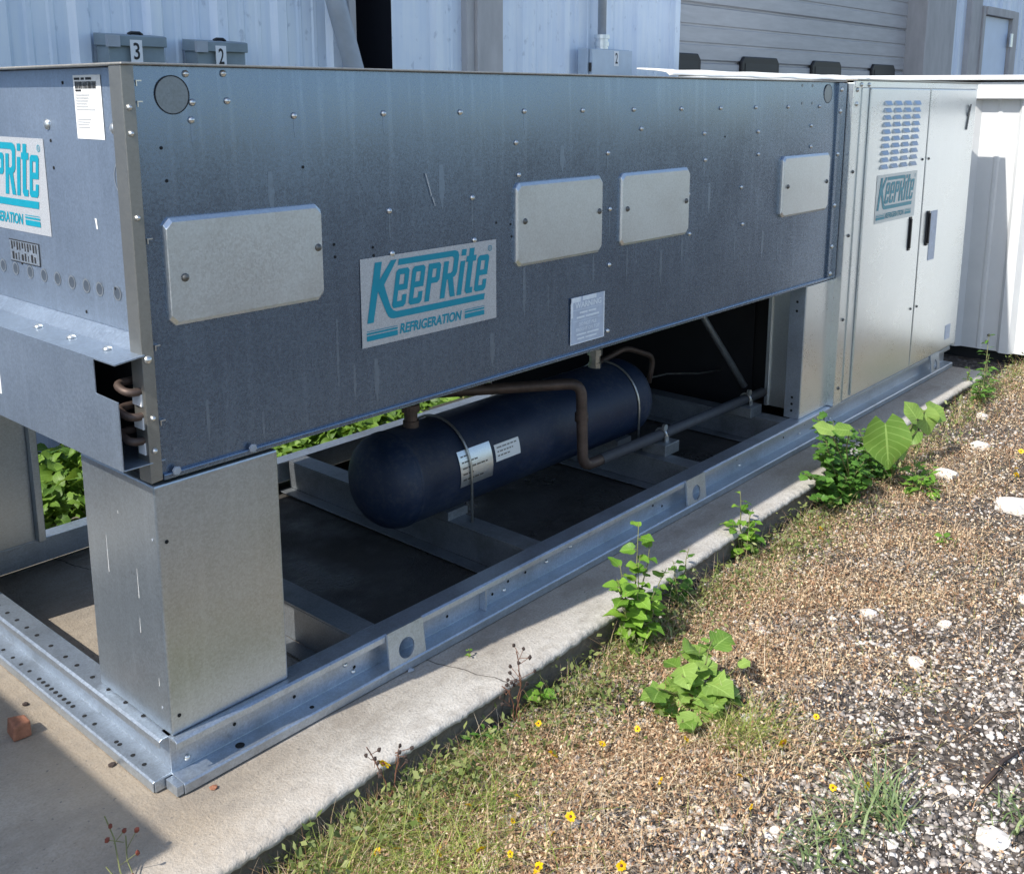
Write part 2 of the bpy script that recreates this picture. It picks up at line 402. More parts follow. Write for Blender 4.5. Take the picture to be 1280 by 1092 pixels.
def logo_pieces():
    def sh(sp): return [((x + .2 * (y - 60)) / 1000, y / 1000) for x, y in sp]
    def e(x0, x1):
        r = 7; s = 15
        return [[(x0, 86 + r), (x0, 184 - r), (x0 + r, 184), (x1 - r, 184), (x1, 184 - r), (x1, 129), (x0 + s, 129), (x0 + s, 102), (x1 - s, 102), (x1 - s, 117), (x1, 117), (x1, 86 + r), (x1 - r, 86), (x0 + r, 86)],
                [(x0 + s, 144), (x1 - s, 144), (x1 - s, 169), (x0 + s, 169)]]
    k = [[(17, 60), (17, 209), (40, 209), (40, 165), (70, 209), (89, 209), (57, 150), (86, 97), (92, 88), (100, 81), (112, 77), (439, 77), (439, 60), (106, 60), (94, 62), (85, 68), (77, 78), (39, 136), (38, 60)]]
    rr = [[(96, 209), (298, 209), (310, 205), (316, 195), (316, 150), (311, 141), (303, 137), (319, 86), (300, 86), (284, 134), (280, 134), (280, 86), (262, 86), (262, 183), (280, 183), (280, 150), (292, 150), (298, 155), (298, 187), (292, 193.5), (96, 193.5)]]
    p = [[(206, 86), (206, 184), (245, 184), (252, 177), (252, 139), (245, 132), (223, 132), (223, 86)], [(223, 147), (237, 147), (237, 169), (223, 169)]]
    i = [[(325, 86), (325, 177), (343, 177), (343, 86)]]; dt = [[(325, 191), (325, 208), (343, 208), (343, 191)]]
    t = [[(355, 94), (355, 172), (347, 172), (347, 188), (355, 188), (355, 208), (374, 208), (374, 188), (385, 188), (385, 172), (374, 172), (374, 102), (385, 102), (385, 86), (363, 86)]]
    out = []
    for gph in (k, rr, e(93, 139), e(149, 195), p, i, dt, t, e(392, 438)):
        out.append(curve_mesh([sh(s) for s in gph]))
    out.append(text2d('REFRIGERATION', .124, .0165, .222, .0265, .18, .028))
    for a, b in ((.0155, .0285), (.0315, .036), (.039, .0405)):
        out.append(rect(.0145, a, .117, b)); out.append(rect(.362, a + .002, .440, b + .002))
    out.append(curve_mesh([circ(.464, .2, .008), circ(.464, .2, .0062)]))
    out.append(text2d('R', .4615, .1965, .005, .007))
    return out
LOGO = logo_pieces()

# ------------------------------------------------------------------ the setting: ground, concrete pad
def gz(x, y):
    x = np.asarray(x, float); y = np.asarray(y, float)
    t = np.clip((x - 2.5) / 2.4, 0, 1); t = t * t * (3 - 2 * t)
    return -.096 - .012 * np.exp(-((y + .33) / .09) ** 2) * (1 - t) + .05 * t + .008 * np.sin(x * 3.1 + y * 2.3) * np.cos(y * 4.1 - x) + .005 * np.sin(x * 11 + 3) * np.sin(y * 9)
def edge_y(x):
    return np.interp(x, [-8, .05, .41, 1.42, 2.54, 2.9, 4.79, 6], [-.33, -.303, -.292, -.275, -.258, -.25, -.236, -.23])
xs = np.concatenate([[-900, -200, -60, -20], np.arange(-6, 10.01, .12), [14, 25, 60, 200, 900]])
ys = np.concatenate([[-900, -200, -60, -20, -8], np.arange(-5, 4.01, .12), [8, 25, 60, 200, 900]])
X, Y = np.meshgrid(xs, ys, indexing='ij'); Z = gz(X, Y)
V = np.stack([X, Y, Z], -1).reshape(-1, 3); ny = len(ys)
I, J = np.meshgrid(np.arange(len(xs) - 1), np.arange(ny - 1), indexing='ij'); I = I.ravel(); J = J.ravel()
F = np.stack([I * ny + J, (I + 1) * ny + J, (I + 1) * ny + J + 1, I * ny + J + 1], 1)
kind(npobj('ground', V, F, M['ground'], smooth=True), 'structure')

px_ = np.concatenate([np.arange(-8, -1, .1), np.arange(-1, 4.881, .012)])
def fbm(x, seed):
    r = np.random.default_rng(seed); o = np.zeros_like(x)
    for fq, am in ((1.7, .5), (4.1, .3), (9.3, .2), (21, .14), (47, .10)):
        o += am * np.sin(x * fq + r.uniform(0, 6.28)) * np.sin(x * fq * .61 + r.uniform(0, 6.28))
    return o
e0 = edge_y(px_); nz1 = fbm(px_, 1); nz2 = fbm(px_, 2); nz3 = fbm(px_, 5); nz4 = np.random.default_rng(3).normal(0, 1, len(px_)); nz5 = np.random.default_rng(6).normal(0, 1, len(px_))
rows = []
rows.append(np.stack([px_, np.full_like(px_, 1.62), np.full_like(px_, -.25)], 1))
rows.append(np.stack([px_, np.full_like(px_, 1.62), np.zeros_like(px_)], 1))
for yy in np.linspace(1.5, -.12, 10): rows.append(np.stack([px_, np.full_like(px_, yy), np.zeros_like(px_)], 1))
for dy, dz in ((.085, 0), (.03, -.0005), (.012, -.002), (.005, -.005), (.001, -.011), (0, -.018)):
    rows.append(np.stack([px_, e0 + dy + .005 * nz1 + (.0016 * nz4 if dy < .03 else 0), np.full_like(px_, dz) + (.002 * nz2 + .0012 * nz5 if dz < -.001 else 0)], 1))
chip = np.clip(nz3, -.2, .6)
rows.append(np.stack([px_, e0 + .012 + .005 * nz1 + .014 * chip, np.full_like(px_, -.028) + .006 * nz2 + .002 * nz4], 1))
rows.append(np.stack([px_, e0 + .016 + .006 * nz2, np.full_like(px_, -.07)], 1))
rows.append(np.stack([px_, e0 + .018 + .005 * nz1, np.full_like(px_, -.25)], 1))
V = np.stack(rows, 1).reshape(-1, 3); k = len(rows)
I, J = np.meshgrid(np.arange(len(px_) - 1), np.arange(k - 1), indexing='ij'); I = I.ravel(); J = J.ravel()
F = np.stack([I * k + J, (I + 1) * k + J, (I + 1) * k + J + 1, I * k + J + 1], 1)
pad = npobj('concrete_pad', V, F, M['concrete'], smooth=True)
b = bmesh.new(); b.from_mesh(pad.data)
b.faces.new([v for v in b.verts if abs(v.co.x - px_[-1]) < 1e-4 and True]) if False else None
bmesh.ops.holes_fill(b, edges=[e for e in b.edges if e.is_boundary], sides=0)
bmesh.ops.recalc_face_normals(b, faces=b.faces); b.to_mesh(pad.data); b.free()
kind(pad, 'structure')

# ------------------------------------------------------------------ warehouse behind
WY = 2.7
wh = thing('warehouse_building', 'corrugated grey blue metal warehouse with a wide roller door behind the machine', 'building', (6, WY, -.1))
def ribs(mb, x0, x1, first, pitch, z0, z1, y=WY, d=.03):
    """trapezoid-ribbed sheet between x0 and x1 facing -Y"""
    prof = [(x0, y)]; x = first
    while x < x1 - .1:
        if x - .055 > x0:
            prof += [(x - .055, y), (x - .028, y - d), (x + .028, y - d), (x + .055, y)]
            for q in (pitch * .36, pitch * .64):
                if x + q + .02 < x1: prof += [(x + q - .02, y), (x + q - .01, y - .006), (x + q + .01, y - .006), (x + q + .02, y)]
        x += pitch
    prof.append((x1, y)); n = len(prof)
    vs = [(a, b_, z0) for a, b_ in prof] + [(a, b_, z1) for a, b_ in prof]
    mb.add(vs, [(i, i + 1, n + i + 1, n + i) for i in range(n - 1)])
WT = 4.3
for a_, b_, f_, p_, z_ in ((-9, 2.84, 1.27 - .36 * 28, .36, -.2), (3.14, 3.72, 3.50, .36, -.2), (4.06, 6.08, 4.30, .44, -.2), (12.47, 12.9, 12.66, .36, -.2), (14.93, 24, 15.1, .33, -.2), (13.42, 14.93, 13.6, .33, 2.66)):
    mb = MB(); ribs(mb, a_, b_, f_, p_, z_, WT); obj('wall', mb, M['wall'], wh, fixn=False)
mb = MB(); mb.box(6.08, 12.47, WY - .02, WY + .2, 3.7, WT); pass
obj('wall_header', mb, M['walltrim'], wh)
obj('door_track', MB().box(2.885, 2.90, WY + .03, WY + .07, -.2, WT), M['walltrim'], wh)
mb = MB(); mb.box(-9, 24, WY + .02, WY + 9, WT, WT + .15)
obj('roof', mb, M['walltrim'], wh)
obj('dark_doorway', MB().box(2.4, 5.0, WY + .9, WY + .95, -.2, WT), M['dark'], wh)
obj('dark_passage', MB().box(3.145, 3.16, WY + .01, WY + .9, -.2, WT), M['dark'], wh)
mb = MB(); mb.box(2.80, 2.842, WY - .035, WY + .9, -.2, WT)
obj('door_jamb', mb, M['walltrim'], wh)
mb = MB(); mb.box(3.72, 3.79, WY - .05, WY + .02, -.2, WT); mb.box(3.79, 3.815, WY - .075, WY + .02, -.2, WT); mb.box(3.815, 4.06, WY - .045, WY + .02, -.2, WT)
obj('wall_column', mb, M['walltrim'], wh, bev=.004)
mb = MB(); mb.box(6.08, 6.15, WY - .05, WY + .24, -.2, 3.7); mb.box(6.15, 6.17, WY + .05, WY + .24, -.2, 3.7)
obj('door_jamb', mb, M['wall'], wh, bev=.004)
mb = MB(); mb.box(11.40, 12.20, WY - .06, WY + .25, -.2, 3.7); mb.box(12.20, 12.47, WY - .02, WY + .2, -.2, 3.7); mb.box(12.9, 13.14, WY - .07, WY + .1, -.2, WT); mb.box(13.14, 13.42, WY - .03, WY + .1, -.2, WT)
obj('wall_column', mb, M['walltrim'], wh, bev=.006)
# roller door: ribbed slats
prof = []; z = -.1; DY = WY + .17
while z < 3.7:
    h = .47
    for a, d in ((0, 0), (.012, .028), (.024, .028), (.036, 0), (.15, 0), (.158, .010), (.172, .010), (.18, 0), (.30, 0), (.308, .010), (.322, .010), (.33, 0)):
        prof.append((z + a, DY + d))
    z += h
n = len(prof); mb = MB()
mb.add([(6.17, q, zz) for zz, q in prof] + [(11.40, q, zz) for zz, q in prof], [(i, n + i, n + i + 1, i + 1) for i in range(n - 1)])
rd = obj('roller_door', mb, M['rolldoor'], wh, fixn=False)
for x0, x1 in ((6.20, 6.80), (7.50, 8.22), (8.93, 9.62), (10.42, 11.08)):
    mb = MB(); zt = 1.86; zb_ = 1.30
    pr = [(x0 + .05, zb_), (x1 - .05, zb_), (x1, zb_ + .05), (x1, zt - .05), (x1 - .05, zt), (x0 + .05, zt), (x0, zt - .05), (x0, zb_ + .05)]
    mb.prism(pr, DY - .03, DY + .005, 'y')
    w = obj('window_frame', mb, M['black'], rd, bev=.01)
    w2 = MB().box(x0 + .06, x1 - .06, DY - .034, DY - .031, zb_ + .06, zt - .06)
    obj('window_pane', w2, M['winglass'], rd)
mb = MB().box(13.52, 14.66, WY + .0, WY + .05, -.1, 2.55)
md = obj('entry_door', mb, M['mandoor'], wh)
obj('door_frame', MB().box(13.42, 13.52, WY - .05, WY + .06, -.1, 2.66).box(14.68, 14.93, WY - .05, WY + .06, -.1, 2.66).box(13.52, 14.68, WY - .07, WY + .06, 2.56, 2.66), M['walltrim'], wh)
obj('door_hinge', MB().box(14.60, 14.69, WY - .07, WY - .052, 2.18, 2.36), M['plate'], wh)

# electrical boxes on the wall
def ebox(x0, x1, zt, dy, h, mat, num, label, numx, style):
    yf = WY - .03 - dy
    t = thing('electrical_box', label, 'electrical box', ((x0 + x1) / 2, WY, zt - h), 'electrical boxes on the warehouse wall')
    if style == 'cover':
        obj('box_body', MB().box(x0 + .012, x1 - .004, yf + .02, WY - .031, zt - h, zt - .045), mat, t, bev=.004)
        obj('box_cover', MB().prism([(yf, zt - .05), (yf, zt - .005), (yf + .02, zt), (WY - .032, zt + .01), (WY - .032, zt - .045), (yf + .02, zt - .05)], x0, x1, 'x'), mat, t, bev=.003)
        obj('hasp', MB().tube([(x0 + .13, yf + .06, zt + .004), (x0 + .145, yf + .055, zt + .012), (x1 - .105, yf + .055, zt + .012), (x1 - .09, yf + .06, zt + .004)], .008, 8), M['black'], t)
        obj('corner_lug', MB().box(x0 - .004, x0 + .055, yf - .008, yf + .012, zt - .055, zt - .004), M['conduit'], t)
    else:
        obj('box_body', MB().box(x0, x1, yf + .03, WY - .031, zt - h, zt), mat, t, bev=.003)
        obj('box_cover', MB().box(x0 + .015, x1 - .002, yf, yf + .026, zt - h + .005, zt - .006), mat, t, bev=.003)
        obj('latch', MB().box(x0 + .002, x0 + .014, yf + .006, yf + .02, zt - .16, zt - .10), M['black'], t)
    w = .058; hh = .105 if style == 'cover' else .105
    zc = zt - .022 if style == 'cover' else zt - .014
    yl = yf - .0025
    st = obj('number_label', MB().box(numx, numx + w, yl, yl + .0022, zc - hh, zc), M['numwhite'], t)
    flat('number', [text2d(num, .014, .018, .03, hh - .03, 0, .012)], on_front(numx, yl - .001, zc - hh), M['ink'], st)
    return t
ebox(1.31, 1.60, 1.774, .13, .42, M['ebox'], '3', 'dark grey electrical box numbered 3 on the warehouse wall', 1.415, 'cover')
ebox(1.755, 2.04, 1.764, .13, .42, M['ebox'], '2', 'dark grey electrical box numbered 2 beside the box numbered 3', 1.855, 'cover')
ebox(4.86, 5.36, 1.835, .12, .34, M['ebox2'], '2', 'light grey electrical box numbered 2 below a conduit on the wall', 5.13, 'plain')
t = thing('electrical_conduit', 'thin grey conduit pipe rising from the light grey box on the wall', 'conduit', (5.07, WY - .06, 1.82))
obj('pipe', MB().tube([(5.07, WY - .085, 1.85), (5.07, WY - .085, 4.2)], .03, 12), M['conduit'], t, True)
obj('fitting', MB().lathe([(0, .045), (.02, .045), (.021, .052), (.05, .052), (.051, .044), (.07, .044), (.071, .056), (.1, .056)], (5.07, WY - .085, 1.833), (0, 0, 1), 16), M['plate'], t)
tag(obj('drain_pipe', MB().tube([(2.54, WY - .11, 2.35), (2.66, WY - .11, 1.95), (2.76, WY - .11, 1.64), (2.95, WY - .11, 1.1), (3.1, WY - .11, -.1)], .055, 16), M['conduit'], smooth=True),
    'thick grey pipe leaning across the warehouse wall beside the dark doorway', 'pipe')

# ------------------------------------------------------------------ white shed at the right
SX = 5.29
sh = thing('storage_shed', 'low white ribbed metal shed standing past the right end of the machine', 'shed', (SX, .5, -.04))
mb = MB(); prof = [(-.95, 0)]; yy = -.80
while yy < 2.2:
    prof += [(yy - .05, 0), (yy - .025, -.035), (yy + .025, -.035), (yy + .05, 0)]
    yy += .3
    if yy < 2.2: prof += [(yy - .17, 0), (yy - .16, -.006), (yy - .145, -.006), (yy - .135, 0)]
prof.append((2.2, 0)); n = len(prof)
mb.add([(SX + d, q, .03) for q, d in prof] + [(SX + d, q, 1.50) for q, d in prof], [(i, i + 1, n + i + 1, n + i) for i in range(n - 1)])
mb.add([(SX, -.95, .03), (SX + 2.6, -.95, .03), (SX + 2.6, -.95, 1.5), (SX, -.95, 1.5)], [(0, 1, 2, 3)])
obj('wall', mb, M['white'], sh, fixn=False)
obj('roof', MB().prism([(-1.05, 1.585), (2.3, 1.61), (2.3, 1.64), (-1.05, 1.612)], SX - .10, SX + 2.7, 'x'), M['white'], sh, bev=.004)
obj('eave_trim', MB().box(SX - .075, SX - .045, -1.02, 2.28, 1.49, 1.582).box(SX - .045, SX + 2.6, -.98, 2.2, 1.495, 1.58), M['white'], sh, bev=.004)
obj('shed_gap', MB().box(SX + .06, SX + 2.5, -.9, 2.15, -.2, .028), M['gap'], sh)  # black block put in as the dark gap below the shed
obj('screw', MB().lathe([(0, .009), (.006, .009), (.01, .004)], (SX, -.105, .12), (-1, 0, 0), 8), M['darkscrew'], sh)
obj('screw', MB().lathe([(0, .009), (.006, .009), (.01, .004)], (SX, -.095, .08), (-1, 0, 0), 8), M['darkscrew'], sh)

# ------------------------------------------------------------------ the condensing unit
U = thing('condensing_unit', 'long galvanized refrigeration unit with teal lettering on a concrete pad', 'refrigeration unit', (2.4, .64, 0))
W = 1.29; H = 1.561; Z1 = .712; ZB = .12; L1 = 3.30; L2 = 4.89; CY = -.038
def riv_mesh(r=.0066, d=(0, -1, 0)):
    mb = MB().lathe([(0, r * 1.15), (.002, r * 1.1), (.005, r * .8), (.0068, r * .4), (.0075, .0006)], (0, 0, 0), d, 10); return mb
RIV = {}
def rivet(loc, parent, r=.0066, d=(0, -1, 0), name='rivet', mat='screw'):
    k_ = (r, d, name, mat)
    if k_ not in RIV:
        RIV[k_] = obj(name, riv_mesh(r, d), M[mat], None, True); RIV[k_].parent = parent
        RIV[k_].matrix_parent_inverse = parent_world(parent).inverted(); RIV[k_].location = loc
        return RIV[k_]
    return inst(RIV[k_], loc, parent)
HOL = {}
def hole(loc, parent, r=.004, d=(0, -1, 0), name='drill_hole', mat='hole'):
    k_ = (r, d, name, mat)
    if k_ not in HOL:
        HOL[k_] = o = obj(name, MB().lathe([(0, r), (.0006, r)], (0, 0, 0), d, 14), M[mat], None)
        o.parent = parent; o.matrix_parent_inverse = parent_world(parent).inverted(); o.location = loc; return o
    return inst(HOL[k_], loc, parent)

# front sheet
def bow(x, z): return .0075 * max(0, (z - 1.22) / .34) ** 2 + .0011 * (1 + math.sin(x * 4.3 + z * 2.1)) + .0006 * (1 + math.sin(x * 9.7 - z * 5))
NX, NZ = 110, 26; gx = np.linspace(.0245, L1 - .082, NX); gzz = np.linspace(Z1 + .0126, H - .001, NZ)
mb = MB().add([(x, bow(x, z), z) for x in gx for z in gzz], [(a * NZ + c, (a + 1) * NZ + c, (a + 1) * NZ + c + 1, a * NZ + c + 1) for a in range(NX - 1) for c in range(NZ - 1)])
fp = obj('side_panel', mb, M['panel'], U, True, fixn=False)
obj('panel_flange', MB().box(L1 - .0815, L1 - .004, -.007, .012, Z1 + .0135, H - .002), M['panel'], fp, bev=.002)
obj('panel_hem', MB().box(.0245, L1, -.006, .012, Z1, Z1 + .0125), M['panel'], fp, bev=.0025)
for x, z, ln, w_ in ((.50, .98, .20, .006), (.93, 1.02, .14, .004), (1.19, 1.02, .16, .010), (1.52, 1.02, .10, .007), (1.70, 1.02, .12, .006), (2.03, 1.03, .10, .008), (.676, 1.22, .07, .004), (.974, 1.23, .09, .005), (1.60, 1.15, .10, .004), (1.586, 1.325, .06, .004), (2.16, 1.27, .06, .004), (.14, .86, .10, .006), (.28, .80, .07, .005), (.55, .86, .10, .006), (1.30, .95, .09, .005), (2.4, 1.0, .12, .006), (2.75, .95, .1, .005), (.62, .86, .12, .012), (1.05, .85, .1, .015), (1.9, .99, .12, .012), (2.62, .99, .12, .014), (.33, 1.34, .1, .012), (.86, 1.33, .12, .016), (1.36, 1.36, .08, .016), (2.2, 1.2, .12, .014), (.146, 1.45, .05, .004), (.403, 1.455, .05, .004), (.668, 1.457, .05, .004), (1.192, 1.457, .06, .004)):
    w_ *= 1.6
    obj('water_streak', MB().add([(x - w_ * .3, bow(x, z) - .0003, z), (x + w_ * .3, bow(x, z) - .0003, z), (x + w_ * .5, bow(x, z - ln * .5) - .0003, z - ln * .5), (x + w_ * .1, bow(x, z - ln) - .0003, z - ln), (x - w_ * .4, bow(x, z - ln * .6) - .0003, z - ln * .6)], [(0, 4, 3, 2, 1)]), M['streak'], fp)
rv = [(.141, 1.546), (.229, 1.548), (.151, 1.489), (.234, 1.492), (.146, 1.454), (.403, 1.459), (.668, 1.461), (.936, 1.461), (1.192, 1.461), (1.459, 1.461), (1.723, 1.461), (2.003, 1.461), (2.265, 1.461), (2.522, 1.462), (2.785, 1.462),
      (1.154, 1.376), (1.164, 1.286), (1.586, 1.330), (.676, 1.225), (.974, 1.236), (.98, 1.121), (.682, 1.118), (1.60, 1.155), (1.602, .978), (1.60, .763),
      (1.765, 1.40), (2.155, 1.375), (2.165, 1.283), (2.545, 1.372), (2.552, 1.287), (2.06, 1.17), (2.43, 1.17), (2.075, 1.03), (2.452, 1.03), (2.99, 1.385), (2.995, 1.30), (3.06, 1.462)]
for x, z in rv: rivet((x, bow(x, z) - .0006, z), fp)
for x, z in ((.074, 1.40), (.081, 1.334), (.42, 1.345), (.50, 1.16), (.502, 1.13), (1.13, 1.15), (1.135, 1.115), (.62, 1.14), (.622, 1.12), (1.07, 1.16), (2.0, 1.06), (2.3, 1.36)): hole((x, bow(x, z) - .0004, z), fp, .0035)
for z in (1.53, 1.44, 1.26, 1.04, .86, .74): rivet((L1 - .06, -.007, z), fp, .009, name='screw')
for x in (2.905, 2.995):
    for z in (1.545, 1.475): hole((x, bow(x, z) - .0004, z), fp, .006, mat='disc')
for x in (.242, .052): obj('hex_bolt', MB().lathe([(0, .0095), (.006, .0095), (.007, .006)], (x, -.006, .727), (0, -1, 0), 6), M['conduit'], fp)
def ring(x, z, r):
    obj('knockout_disc', MB().lathe([(-.004, r), (.0012, r)], (x, bow(x, z) - .0002, z), (0, -1, 0), 32), M['disc'], fp)
    mb = MB(); vs, fs = curve_mesh([circ(0, 0, r + .0018, 40), circ(0, 0, r - .0004, 40)]); mb.add([(x + a, bow(x, z) - .0019, z + c) for a, c, _ in vs], fs)
    obj('knockout_slot', mb, M['gap'], fp, fixn=False)
ring(.107, 1.504, .037); ring(3.137, 1.513, .037)
for z in (1.53, 1.49, 1.22, 1.0, .84): obj('edge_clip', MB().box(.026, .038, -.0035, .0, z, z + .0025).box(.026, .0283, -.0035, 0, z - .009, z), M['screw'], fp)
obj('scratch', MB().add([(.80, -.0007, 1.31), (.803, -.0007, 1.31), (.822, -.0007, 1.255), (.82, -.0007, 1.25)], [(0, 3, 2, 1)]).add([(.822, -.0007, 1.25), (.827, -.0007, 1.247), (.835, -.0007, 1.225), (.833, -.0007, 1.224)], [(0, 3, 2, 1)]), M['film'], fp, fixn=False)

# covers
def cover(x0, x1, z0, z1, scr):
    c = .014; d = .011; i = .009
    def octo(x0, x1, z0, z1, c): return [(x0 + c, z0), (x1 - c, z0), (x1, z0 + c), (x1, z1 - c), (x1 - c, z1), (x0 + c, z1), (x0, z1 - c), (x0, z0 + c)]
    a = octo(x0, x1, z0, z1, c); e = octo(x0 + i * .35, x1 - i * .35, z0 + i, z1 - i, c)
    mb = MB(); n = 8
    mb.add([(p, .004, q) for p, q in a] + [(p, -.004, q) for p, q in a] + [(p, -d, q) for p, q in e],
           [tuple(range(16, 24))] + [(k_, (k_ + 1) % 8, 8 + (k_ + 1) % 8, 8 + k_) for k_ in range(8)] + [(8 + k_, 8 + (k_ + 1) % 8, 16 + (k_ + 1) % 8, 16 + k_) for k_ in range(8)])
    o = obj('cover_plate', mb, M['plate'], U, bev=.0012)
    for sx, sz in scr: rivet((sx, -d, sz), o, .008, name='screw', mat='darkscrew')
    return o
cover(.062, .460, 1.036, 1.260, [(.10, 1.135), (.445, 1.16)])
cover(1.145, 1.548, 1.026, 1.264, [(1.178, 1.155), (1.53, 1.155)])
cover(1.650, 2.052, 1.032, 1.264, [(1.68, 1.15), (2.03, 1.15)])
cover(2.745, 3.165, 1.028, 1.270, [(2.785, 1.15), (3.14, 1.15)])

# stickers on the front sheet
def brand(tf0, tf1, film, ink):
    s_ = flat('brand_sticker', [rect(0, 0, .49, .222)], tf0, film, U)
    flat('lettering', LOGO, tf1, ink, s_); return s_
brand(on_front(.576, -.0012, .893), on_front(.576, -.0022, .893), M['film'], M['teal'])
ws = flat('warning_sticker', [rect(0, 0, .174, .148)], on_front(1.404, -.0012, .749), M['warnbg'], U)
flat('lettering', [text2d('WARNING', .022, .112, .135, .019, 0, .03), rect(.012, .1065, .162, .1075), rect(.045, .094, .085, .100), rect(.09, .094, .13, .100), rect(.03, .080, .07, .086), rect(.076, .080, .145, .086), rect(.012, .0715, .162, .0725),
      text2d('DO NOT PILE', .042, .055, .09, .011, 0, .015), text2d('FREIGHT ON TOP', .028, .038, .12, .011, 0, .015), rect(.03, .026, .08, .031), rect(.085, .026, .145, .031), rect(.034, .013, .07, .018), rect(.076, .013, .134, .018),
      rect(0, .132, .05, .148), rect(.06, .134, .13, .148), rect(.168, 0, .174, .148), rect(0, 0, .003, .148), rect(.003, 0, .168, .003), rect(.003, .085, .012, .132)], on_front(1.404, -.002, .749), M['warntx'], ws)

# corner post: a flange bent slightly short of square
cp = obj('corner_post', MB().add([(-.001, .003, Z1 - .004), (.0225, -.004, Z1 + .002), (.0225, -.004, H), (-.001, .003, H), (-.001, .05, Z1 - .004), (.0225, .05, Z1 + .002), (.0225, .05, H), (-.001, .05, H)],
     [(0, 1, 2, 3), (4, 7, 6, 5), (0, 3, 7, 4), (1, 5, 6, 2), (0, 4, 5, 1), (3, 2, 6, 7)]), M['post'], U, bev=.0015)
for x, z in ((.010, 1.48), (.010, 1.43), (.010, 1.265), (.010, .975), (.011, .85), (.010, .78)): rivet((x, -.0002, z), cp, .0055 if z != .975 else .008, name='rivet')

# end sheet, recessed behind the post
XE = .035
mb = MB(); mb.box(XE, XE + .012, .0505, W, 1.012, H - .001)
mb.prism([(XE, 1.012), (XE + .012, 1.012), (XE - .02, .983), (XE - .03, .985)], .0505, W, 'y')
ep = obj('end_panel', mb, M['end'], U, bev=.002)
for y, z in ((.409, 1.44), (.113, 1.437)): rivet((XE - .0005, y, z), ep, .011, (-1, 0, 0), 'bolt')
for y, z in ((.40, 1.405), (.397, 1.345), (.10, 1.39), (.095, 1.315), (.16, 1.10), (.60, 1.142), (.61, 1.107), (.09, 1.055), (.09, 1.04), (.30, 1.03), (.08, 1.53), (.32, 1.53)): hole((XE - .0004, y, z), ep, .004, (-1, 0, 0))
for k_, y in enumerate((.153, .23, .29, .358, .428, .497, .569, .649, .72, .79)):
    mb = MB(); vs, fs = curve_mesh([circ(0, 0, .0165, 24), circ(0, 0, .0125, 24)]); mb.add([(XE - .001, y - a, 1.09 + c) for a, c, _ in vs], fs)
    o = obj('knockout', mb, M['screw'], ep, fixn=False)
    hole((XE - .0004, y, 1.09), ep, .0125, (-1, 0, 0), 'knockout_disc', 'disc')
mb = MB(); vs, fs = curve_mesh([circ(0, 0, .040, 32), circ(0, 0, .036, 32)]); mb.add([(XE - .001, .088 - a, 1.338 + c) for a, c, _ in vs], fs); obj('knockout', mb, M['screw'], ep, fixn=False)
obj('scratch', MB().add([(XE - .001, .225, 1.245), (XE - .001, .22, 1.222), (XE - .001, .214, 1.222), (XE - .001, .217, 1.245)], [(0, 1, 2, 3)]), M['paper'], ep, fixn=False)
brand(on_end(XE - .001, .927, 1.186), on_end(XE - .002, .927, 1.186), M['film'], M['teal'])
ls = flat('shipping_label', [rect(0, 0, .118, .132)], on_end(XE - .0012, .270, 1.413), M['paper'], U)
bars = []; x = .008
while x < .1:
    w_ = random.choice((.0012, .0012, .0022, .003)); bars.append(rect(x, .104, x + w_, .119)); x += w_ + random.choice((.0011, .0016))
flat('barcode', bars + [rect(.006, .122, .03, .127), rect(.036, .122, .05, .127), rect(.056, .122, .081, .127), rect(.008, .0985, .033, .1025)], on_end(XE - .002, .27, 1.413), M['ink'], ls)
flat('lettering', [rect(.008, .09 - .006 * k_, .008 + (.06, .055, .052, .045, .05, .08)[k_], .0925 - .006 * k_) for k_ in range(6)] + [rect(.008, .04 - .0055 * k_, .008 + (.06, .055, .05, .052)[k_], .042 - .0055 * k_) for k_ in range(4)], on_end(XE - .002, .27, 1.413), M['greyink'], ls)
ss = flat('marked_label', [rect(0, 0, .16, .055)], on_end(XE - .0012, .668, 1.108), M['plate'], U)
flat('lettering', [*[rect(.01 + .0145 * k_, .030 + (.006 if k_ % 3 == 1 else 0), .0165 + .0145 * k_ - .002 * (k_ % 2), .05) for k_ in range(10)], *[rect(.012 + .017 * k_, .006, .021 + .017 * k_ - .003 * (k_ % 3), .025 - .004 * (k_ % 2)) for k_ in range(8)], rect(0, .0525, .16, .055), rect(0, 0, .16, .002), rect(.157, .002, .16, .0525)], on_end(XE - .002, .668, 1.108), M['ink'], ss)
# rear, far and upper sheets of the housing
obj('rear_panel', MB().box(.047, L1, W - .012, W, Z1, H - .001), M['panel'], U)
obj('top_panel', MB().box(-.004, L1 - .002, -.007, W + .008, H, H + .005), M['lid'], U, bev=.002)
obj('bottom_panel', MB().box(.047, L1 - .01, .0125, W - .0125, Z1 + .014, Z1 + .022), M['under'], U)

